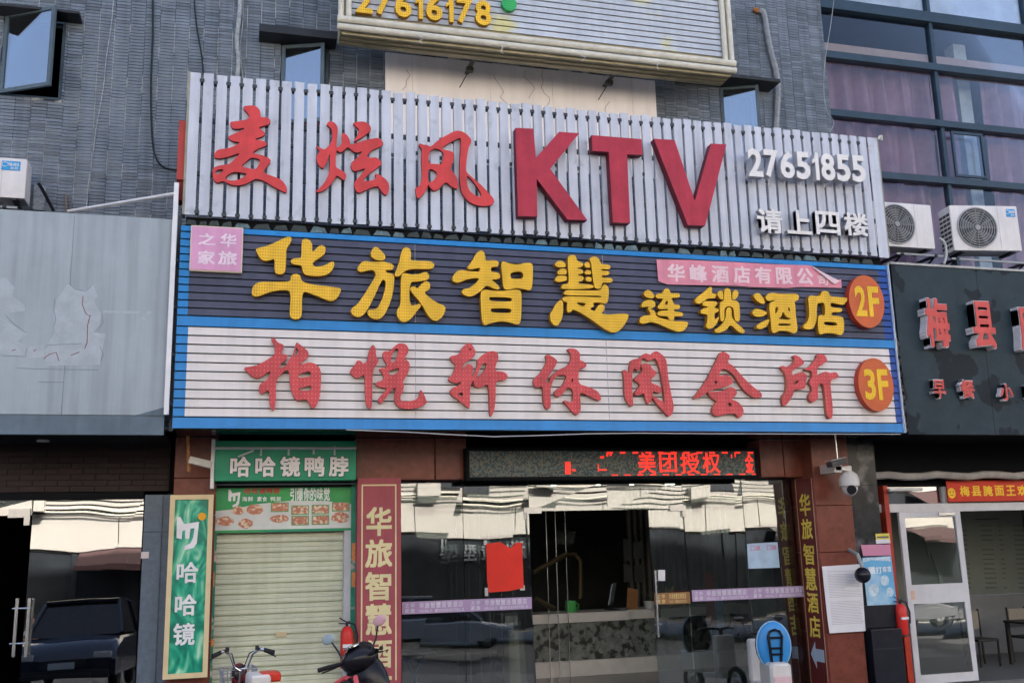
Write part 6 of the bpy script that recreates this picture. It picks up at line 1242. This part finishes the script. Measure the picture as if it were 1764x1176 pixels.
# local frame: x = forward, y = left of rider, z up
def part(name, mats, t_, M, fn, smooth=True, par=None):
    m = MB(); fn(m); m.xf(M); return m.build(name, mats, par or t_, smooth=smooth)
BP = mat('black scooter plastic', (.012,.012,.016), .25, var=.2); RP = mat('red scooter plastic', (.45,.02,.03), .3)
MIRR = glass('mirror glass', (0, 0, 0), .95)
def scooter(px, py, Y, yaw, lab, bodym, accent, mirr2=None):
    X, Z = P(px, py, Y); X += .16; M = local(X, Y, yaw, None, -17)
    t_ = thing('motor_scooter', lab, 'scooter', (X, Y, GR))
    mt, mr = MB(), MB(); wheel(mt, mr, (.42, 0, .22), .22, .10, math.pi/2); wheel(mt, mr, (-.78, 0, .22), .22, .11, math.pi/2)
    mt.xf(M); mr.xf(M); mt.build('tyre', RUBBER, t_, smooth=True); mr.build('wheel_rim', CHROME, t_, smooth=True)
    part('leg_shield', bodym, t_, M, lambda m: (m.ball((.17, 0, .70), 1, (.13, .25, .36), n=24), m.rbox(.08, .24, -.2, .2, .30, .6, .07, seg=3), m.rbox(.22, .48, -.10, .10, .36, .60, .05)))
    part('floor_board', bodym, t_, M, lambda m: m.rbox(-.45, .12, -.17, .17, .24, .34, .03))
    part('rear_body', bodym, t_, M, lambda m: (m.rbox(-.95, -.30, -.16, .16, .34, .70, .07, seg=3), m.rbox(-1.12, -.85, -.10, .10, .55, .74, .04)))
    part('seat', mat('black seat', (.015,.015,.017), .6), t_, M, lambda m: m.rbox(-.98, -.26, -.15, .15, .70, .80, .04, seg=3))
    cowl = part('handlebar_cowl', bodym, t_, M, lambda m: (m.ball((.13, 0, .98), 1, (.17, .20, .14), n=22), m.ball((.20, 0, 1.06), 1, (.11, .13, .09), n=18)))
    def dash(m): m.lathe([(.078, 0), (.078, .008)], (.05, 0, 1.108), (-.25, 0, 1), 24)
    part('dial', mat('dial face', (.05,.06,.07), .2), t_, M, dash, par=cowl)
    def ring(m): m.tube([(.05+.078*math.cos(a*math.pi/12)-.002, .078*math.sin(a*math.pi/12), 1.116+.018*math.cos(a*math.pi/12)) for a in range(24)], .008, 6, closed=True)
    part('dial_ring', CHROME, t_, M, ring, par=cowl)
    for s in (-1, 1):
        part('handle_grip', RUBBER, t_, M, lambda m: m.tube([(.08, s*.15, .99), (.02, s*.30, 1.00), (-.03, s*.40, 1.0)], [.02, .022, .022], 10))
        part('brake_lever', DARK, t_, M, lambda m: m.tube([(.12, s*.18, 1.00), (.10, s*.30, .98), (.04, s*.42, .97)], .008, 6))
        st_ = part('mirror_stalk', DARK, t_, M, lambda m: m.tube([(.10, s*.18, 1.02), (.14, s*.24, 1.12), (.14, s*.30, 1.24)], .009, 6))
        def mir(m): m.ball((.14, s*.33, 1.27), 1, (.014, .085, .052), n=16)
        part('mirror', mat('painted mirror reflection %s' % ('pale pink' if s < 0 else 'silver blue'), (.62,.36,.40) if s < 0 else (.34,.42,.46), .15, var=.1), t_, M, mir, par=st_)  # pink and silver tints are reflections painted onto the mirrors
    part('red_trim', accent, t_, M, lambda m: m.tube([(-.42, -.17, .60), (-.26, -.20, .72), (-.16, -.13, .81), (-.14, 0, .84), (-.16, .13, .81), (-.26, .20, .72), (-.42, .17, .60)], .026, 8))
    part('headlamp', mat('clear lamp', (.4,.42,.45), .1), t_, M, lambda m: m.rbox(.28, .32, -.09, .09, .98, 1.05, .015))
    return t_
scooter(618, 1110, -4.1, 46, 'black motor scooter with oval mirrors and red trim before the maroon board', BP, mat('pink red trim', (.62,.10,.12), .3))
# small red and white electric bicycle
X, Z = P(408, 1115, -4.4); X += .07; M = local(X, -4.4, 97) @ Matrix.Diagonal((.95, .78, 1.03, 1))
t_ = thing('electric_bicycle', 'red and white electric bicycle with chrome handlebar before the roller shutter', 'bicycle', (X, -4.4, GR))
mt, mr = MB(), MB(); wheel(mt, mr, (.45, 0, .25), .25, .06, math.pi/2); wheel(mt, mr, (-.55, 0, .25), .25, .06, math.pi/2); mt.xf(M); mr.xf(M); mt.build('tyre', RUBBER, t_, smooth=True); mr.build('wheel_rim', CHROME, t_, smooth=True)
part('frame', mat('red frame', (.5,.02,.02), .3), t_, M, lambda m: (m.tube([(.33, 0, .60), (.25, 0, .42), (-.2, 0, .36), (-.55, 0, .25)], .035, 8), m.tube([(-.2, 0, .36), (-.28, 0, .72)], .025, 8), m.tube([(.45, .05, .25), (.34, .05, .58)], .015, 8), m.tube([(.45, -.05, .25), (.34, -.05, .58)], .015, 8)))
part('stem', CHROME, t_, M, lambda m: m.tube([(.34, 0, .58), (.26, 0, .86)], .020, 10))
part('handlebar', CHROME, t_, M, lambda m: m.tube([(.14, .27, 1.03), (.18, .20, 1.04), (.23, .13, 1.0), (.25, .07, .88), (.26, 0, .86), (.25, -.07, .88), (.23, -.13, 1.0), (.18, -.20, 1.04), (.14, -.27, 1.03)], .014, 10))
for s in (-1, 1):
    part('handle_grip', RUBBER, t_, M, lambda m: m.tube([(.15, s*.25, 1.03), (.08, s*.35, 1.01)], .021, 10))
    part('brake_lever', DARK, t_, M, lambda m: (m.tube([(.20, s*.20, 1.03), (.18, s*.30, 1.0), (.12, s*.38, .97)], .007, 6), m.rbox(.16, .21, s*.17-.02, s*.17+.02, 1.03, 1.07, .008)))
    part('brake_cable', BLACK, t_, M, lambda m: m.tube([(.21, s*.18, 1.03), (.28, s*.10, 1.0), (.33, s*.03, .84), (.34, 0, .7)], .006, 5))
part('lamp', mat('red black lamp', (.16,.015,.02), .25, col2=((.012,.012,.012), 14, .5, .05)), t_, M, lambda m: m.ball((.36, 0, .80), .10, (.8, 1, 1.15), n=18))
def bask(m):
    for z_, s in ((.86, 1.0), (.80, .96), (.74, .92), (.68, .88)): m.tube([(.46+.16*s*cx, .20*s*cy, z_) for cx, cy in ((-1, -1), (1, -1), (1, 1), (-1, 1))], .007, 5, closed=True)
    for k in range(9):
        u = -1+k/4
        for a, b in (((u, -1)), ((u, 1)), ((-1, u)), ((1, u))): m.tube([(.46+.16*a, .20*b, .86), (.46+.13*a, .16*b, .66)], .004, 4)
    m.box(.32, .60, -.16, .16, .655, .662)
part('basket', mat('grey wire', (.30,.31,.36), .4), t_, M, bask, smooth=False)
part('seat', mat('black seat', (.015,.015,.017), .6), t_, M, lambda m: m.rbox(-.42, -.16, -.10, .10, .72, .79, .03, seg=3))
part('seat_shroud', mat('white plastic', (.62,.60,.58), .35), t_, M, lambda m: m.rbox(-.26, .12, -.26, -.03, .72, .86, .05, seg=3))
part('red_cover', mat('red cover', (.55,.04,.02), .35), t_, M, lambda m: m.rbox(-.22, .02, -.38, -.16, .79, .87, .035, seg=3))
# blue scooter near the right panes, seen from the rear
X, Z = P(1334, 1112, -1.25); M = local(X, -1.25, 78, -.40)
t_ = thing('blue_scooter', 'white and blue scooter with black luggage rack in front of the right hotel pane', 'scooter', (X, -1.25, -.40))
mt, mr = MB(), MB(); wheel(mt, mr, (.95, 0, .22), .22, .09, math.pi/2); wheel(mt, mr, (-.1, 0, .22), .22, .09, math.pi/2); mt.xf(M); mr.xf(M); mt.build('tyre', RUBBER, t_, smooth=True); mr.build('wheel_rim', CHROME, t_, smooth=True)
part('rear_body', mat('white plastic', (.62,.60,.58), .35), t_, M, lambda m: (m.rbox(-.22, .30, -.15, .15, .32, .66, .08, seg=3), m.rbox(.3, .8, -.15, .15, .26, .34, .03), m.rbox(.62, .78, -.17, .17, .3, .9, .06, seg=3)))
BL_ = mat('sky blue shell', (.04,.26,.62), .35, var=.1)
def shell(m):
    m.ball((.02, 0, .87), 1, (.06, .235, .315), n=24)
part('back_shell', BL_, t_, M, shell)
part('reflection_shield', BP, t_, M, lambda m: m.ball((.075, 0, .87), 1, (.03, .25, .325), n=20))  # added black shield so the glass mirrors dark instead of blue
part('shell_rim', mat('pale blue rim', (.30,.50,.68), .4), t_, M, lambda m: m.tube([(.03, .238*math.cos(a*math.pi/16), .87+.318*math.sin(a*math.pi/16)) for a in range(32)], .012, 6, closed=True))
def rack(m):
    m.tube([(-.045, -.06, .62), (-.065, -.095, 1.0), (-.06, -.07, 1.06), (-.06, 0, 1.085), (-.06, .07, 1.06), (-.065, .095, 1.0), (-.045, .06, .62)], .019, 8)
    for z_ in (.98, .84, .76): m.tube([(-.065, -.09, z_), (-.065, .09, z_)], .015, 6)
    m.rbox(-.10, .02, -.10, .10, .54, .62, .02)
part('luggage_rack', BP, t_, M, rack)
part('handlebar', BP, t_, M, lambda m: (m.tube([(.55, -.34, .98), (.62, -.18, 1.0), (.66, 0, .98), (.62, .18, 1.0), (.55, .34, .98)], .02, 10), m.tube([(.66, 0, .98), (.70, 0, .6)], .03, 8)))
for s in (-1, 1):
    st_ = part('mirror_stalk', DARK, t_, M, lambda m: m.tube([(.62, s*.2, 1.0), (.64, s*.26, 1.16)], .008, 6)); part('mirror', BP, t_, M, lambda m: m.ball((.64, s*.29, 1.19), 1, (.02, .07, .045), n=14), par=st_)
part('number_plate', mat('pink plate', (.68,.48,.50), .5), t_, M, lambda m: m.rbox(-.27, -.255, -.12, .12, .36, .50, .006, seg=1), smooth=False)

# ------------------------------------------------------------------ the far side of the street, mirrored in the glass
OY = -27.0
os_ = thing('opposite_building', 'long shop building across the street with pale sign panels, seen mirrored in the shop glass', 'building', (6, OY, 0))
m = MB(); m.box(-34, 60, OY-8, OY-.3, -.14, 13); m.build('wall', mat('far grey wall', (.55,.53,.50), .8, var=.15, vs=.5), os_)  # made taller than the mirrored part to bounce light onto the fronts
OP = mat('far pale panel', (.34,.32,.29), .6, var=.06, vs=.4); rr = random.Random(77)
x = -33.0
while x < 59:
    w_ = rr.choice((2.4, 3.0, 3.6)); m = MB(); m.box(x+.02, x+w_-.02, OY-.25, OY, 3.9, 5.15); m.build('sign_panel', OP, os_); x += w_
m = MB(); m.box(-33, 59, OY-.2, OY-.1, 5.2, 6.95); m.build('slat_backing', mat('far dark', (.03,.03,.035), .8), os_)
m = MB(); m.box(-33, 59, OY-.09, OY+.02, 5.36, 5.49); s0 = m.build('slat', OP, os_)
for q in range(1, 8): share(s0, 'slat', os_, (0, 0, .20*q))
for k in range(16):
    xx = -30+k*5.4+rr.uniform(-1.5, 1.5); m = MB(); m.rbox(xx, xx+.9, OY+.02, OY+.45, 5.22, 5.85, .03); m.build('air_conditioner_box', OP, os_)
for k in range(9):
    xx = -28+k*9.3+rr.uniform(-2, 2); w_ = rr.uniform(1.2, 2.6); m = MB(); m.box(xx, xx+w_, OY+.03, OY+.09, rr.uniform(5.3, 5.7), rr.uniform(6.2, 7.1)); m.build('wall_window', DARK, os_)
for k in range(7):
    xx = -26+k*11.7+rr.uniform(-3, 3); w_ = rr.uniform(2.0, 3.4); m = MB(); i_ = len(m.v); xx += (7 if 4 < xx < 13 else 0)
    m.v += [(xx, OY+.05, 3.86), (xx+w_, OY+.05, 3.86), (xx+w_, OY+1.5, 3.25), (xx, OY+1.5, 3.25), (xx, OY+1.5, 3.05), (xx+w_, OY+1.5, 3.05)]; m.f += [(i_, i_+1, i_+2, i_+3), (i_+3, i_+2, i_+5, i_+4)]; m.m += [0, 0]
    m.build('awning', mat('far awning %d' % (k % 3), ((.05,.07,.09), (.10,.10,.095), (.055,.03,.03))[k % 3], .8), os_)
m = MB(); m.tube([(x, OY+.3, 5.33+.05*math.sin(x*.8)) for x in range(-33, 60)], .035, 5); m.tube([(x, OY+.25, 5.22+.03*math.sin(x*.5)) for x in range(-33, 60)], .03, 5); m.build('pipe_run', PVC, os_)
DGF = mat('far dark shopfront', (.018,.021,.025), .8, var=.5, vs=.8, spec=.1)
x = -33.0
while x < 58:
    w_ = rr.choice((2.6, 3.2, 4.0)); m = MB(); m.box(x+.12, x+w_-.12, OY-.25, OY-.15, 0, 3.8); m.build('shopfront', DGF, os_)
    m = MB(); m.box(x-.12, x+.12, OY-.28, OY-.08, -.1, 3.88); m.build('pier', mat('far pier', (.022,.026,.03), .8, var=.3, spec=.1), os_); x += w_
for k, (xx, c) in enumerate(((3.2, (.10,.008,.012)),)):
    m = MB(); m.box(xx, xx+1.2, OY-.13, OY-.05, .4, 3.2); m.build('poster_panel', mat('far poster %d' % k, c, .6), os_)
FWL = mat('far grey lettering', (.16,.18,.19), .6)
for k, c in enumerate('潮人造型'):
    xb_ = 12.3-.92*k; m = MB(); put_glyph(m, c, .02, 0, 2.85, .72, 3.6, 0, .05); m.v = [(xb_-v[0], OY-.06-v[1], v[2]) for v in m.v]; m.build('letter', FWL, os_)
# mirrored cars
def car(X, Y, yaw, lab, paint, suv=False):
    t_ = thing('parked_car', lab, 'car', (X, Y, -.14), 'cars parked in the street'); M = Matrix.Translation((X, Y, -.14)) @ Matrix.Rotation(math.radians(yaw), 4, 'Z')
    H = 1.72 if suv else 1.45; Lh, Wd = 2.25, .91; bl = .98 if suv else .85
    prof = [(-Lh, .35), (-Lh-.02, .7), (-Lh+.15, bl), (-1.3, bl+.06), (1.0, bl+.05), (Lh-.25, bl-.12), (Lh, .62), (Lh-.02, .32)]
    def body(m):
        secs = [(-Wd, .88), (-Wd+.10, .97), (-.3, 1.0), (.3, 1.0), (Wd-.10, .97), (Wd, .88)]; R_ = []
        for y, s in secs:
            i = len(m.v); R_.append(i)
            for x, z in prof: m.v.append((x*(.97+.03*s if abs(y) < Wd else .965), y, .3+(z-.3)*s))
        n = len(prof)
        for a, b in zip(R_, R_[1:]):
            for k in range(n): m.f.append((a+k, b+k, b+(k+1) % n, a+(k+1) % n)); m.m.append(0)
        m.f.append(tuple(R_[0]+k for k in range(n))); m.m.append(0); m.f.append(tuple(R_[-1]+k for k in range(n))[::-1]); m.m.append(0)
    b_ = part('body', paint, t_, M, body)
    def cabin(m, inset=0, top=True):
        lo = [(-1.75 if suv else -1.55, bl+.04), (1.05, bl+.04)]; hi = [(-1.45 if suv else -.85, H), (.35, H)]; w0, w1 = Wd-.06, Wd-.22
        i = len(m.v); m.v += [(lo[0][0], -w0, lo[0][1]), (lo[1][0], -w0, lo[1][1]), (lo[1][0], w0, lo[1][1]), (lo[0][0], w0, lo[0][1]), (hi[0][0], -w1, hi[0][1]-.06), (hi[1][0], -w1, hi[1][1]-.06), (hi[1][0], w1, hi[1][1]-.06), (hi[0][0], w1, hi[0][1]-.06)]
        for f in ((0,1,5,4),(1,2,6,5),(2,3,7,6),(3,0,4,7)): m.f.append(tuple(i+k for k in f)); m.m.append(0)
    part('windows', mat('car glass', (.01,.012,.015), .08), t_, M, cabin, smooth=False)
    part('roof', paint, t_, M, lambda m: m.rbox((-1.47 if suv else -.9), .42, -Wd+.2, Wd-.2, H-.075, H, .035))
    for s in (-1, 1):
        for xa, xb in ((.38, 1.07), ((-1.45 if suv else -.85), (-1.77 if suv else -1.57))): part('pillar', paint, t_, M, lambda m: m.tube([(xa, s*(Wd-.21), H-.05), (xb, s*(Wd-.05), bl+.05)], .035, 6))
        part('headlight', mat('headlight glass', (.4,.42,.45), .1), t_, M, lambda m: m.rbox(Lh-.22, Lh-.01, s*.68-.16, s*.68+.16, .62, .74, .03))
        for x in (-1.35, 1.38):
            mt, mr = MB(), MB(); wheel(mt, mr, (x, s*(Wd-.10), .33), .33, .2, math.pi/2); mt.xf(M); mr.xf(M); w_ = mt.build('wheel', RUBBER, t_, smooth=True); mr.build('rim', CHROME, w_, smooth=True)
    part('number_plate', mat('pale plate', (.35,.42,.5), .4), t_, M, lambda m: m.rbox(Lh+.04, Lh+.055, -.24, .24, .44, .56, .005, seg=1)); part('bumper', DARK, t_, M, lambda m: m.rbox(Lh-.1, Lh+.04, -.8, .8, .28, .42, .03)); part('grille', DARK, t_, M, lambda m: m.rbox(Lh-.08, Lh+.015, -.42, .42, .48, .62, .02))
    return t_
car(-2.9, -8.5, 91, 'dark blue off-road car mirrored in the far left shop glass', mat('dark blue car paint', (.012,.018,.035), .12), True)
car(5.6, -14.6, 6, 'silver grey saloon car mirrored in the left hotel panes', mat('silver blue car paint', (.22,.26,.32), .15))
car(24.0, -20.0, 4, 'white saloon car mirrored in the noodle shop door', mat('white car paint', (.62,.64,.66), .2))

# a person sitting on a parked scooter across the street, mirrored small in the far left shop glass
PX, PY = -5.7, -19.5
pz = gz(PX)-.12
joints = [((0,0,.80),.13),((0,-.02,1.02),.12),((.04,-.03,1.24),.15),((.07,-.03,1.36),.055),((.10,-.03,1.50),.085),((.11,-.03,1.58),.07),
 ((.03,-.22,1.27),.06),((.16,-.26,1.03),.045),((.34,-.16,.93),.035),((.03,.16,1.27),.06),((.16,.20,1.03),.045),((.34,.10,.93),.035),
 ((.02,-.12,.78),.09),((.36,-.15,.74),.075),((.34,-.15,.40),.055),((.32,-.15,.08),.045),((.44,-.15,.04),.04),
 ((.02,.12,.78),.09),((.36,.15,.74),.075),((.34,.15,.40),.055),((.32,.15,.08),.045),((.44,.15,.04),.04)]
ed = [(0,1),(1,2),(2,3),(3,4),(4,5),(2,6),(6,7),(7,8),(2,9),(9,10),(10,11),(0,12),(12,13),(13,14),(14,15),(15,16),(0,17),(17,18),(18,19),(19,20),(20,21)]
def skinned(name, jt, ed_, mt, parent, smooth=2):
    me = bpy.data.meshes.new(name); me.from_pydata([j[0] for j in jt], ed_, []); o = bpy.data.objects.new(name, me); COL.objects.link(o)
    sk = o.modifiers.new('s', 'SKIN'); 
    for v, j in zip(me.skin_vertices[0].data, jt): v.radius = (j[1], j[1])
    me.skin_vertices[0].data[0].use_root = True
    sb = o.modifiers.new('u', 'SUBSURF'); sb.levels = smooth; sb.render_levels = smooth
    bpy.context.view_layer.update(); m2 = bpy.data.meshes.new_from_object(o.evaluated_get(bpy.context.evaluated_depsgraph_get()))
    o.modifiers.clear(); o.data = m2; m2.materials.clear(); m2.materials.append(mt); m2.polygons.foreach_set('use_smooth', [True]*len(m2.polygons)); o.parent = parent; return o
pr = thing('person', 'person sitting on a dark scooter, mirrored small in the far left shop glass', 'person', (PX, PY, pz))
pr.rotation_euler = (0, 0, math.radians(150))
skinned('body', joints, ed, mat('skin', (.42,.24,.16), .6), pr)
skinned('shirt', [((0,0,.84),.145),((0,-.02,1.04),.135),((.04,-.03,1.24),.165),((.03,-.22,1.28),.075),((.15,-.26,1.05),.06),((.03,.16,1.28),.075),((.15,.20,1.05),.06)], [(0,1),(1,2),(2,3),(3,4),(2,5),(5,6)], mat('white shirt', (.6,.6,.62), .8), pr)
skinned('trousers', [((0,0,.80),.15),((.02,-.12,.78),.105),((.36,-.15,.745),.09),((.34,-.15,.40),.07),((.33,-.15,.14),.06),((.02,.12,.78),.105),((.36,.15,.745),.09),((.34,.15,.40),.07),((.33,.15,.14),.06)], [(0,1),(1,2),(2,3),(3,4),(0,5),(5,6),(6,7),(7,8)], mat('dark trousers', (.02,.02,.03), .8), pr)
m = MB(); m.ball((.10, -.03, 1.59), .10, (1, .9, .8), n=12); h = m.build('hair', mat('black hair', (.01,.01,.01), .6), None, smooth=True); h.parent = pr; h.location = (0, 0, 0)
sc_ = scooter(618, 1110, -4.1, 46, 'dark scooter under the seated person across the street', BP, DARK)
sc_.location = (PX, PY, pz+.06); sc_.rotation_euler = (0, 0, math.radians(100))
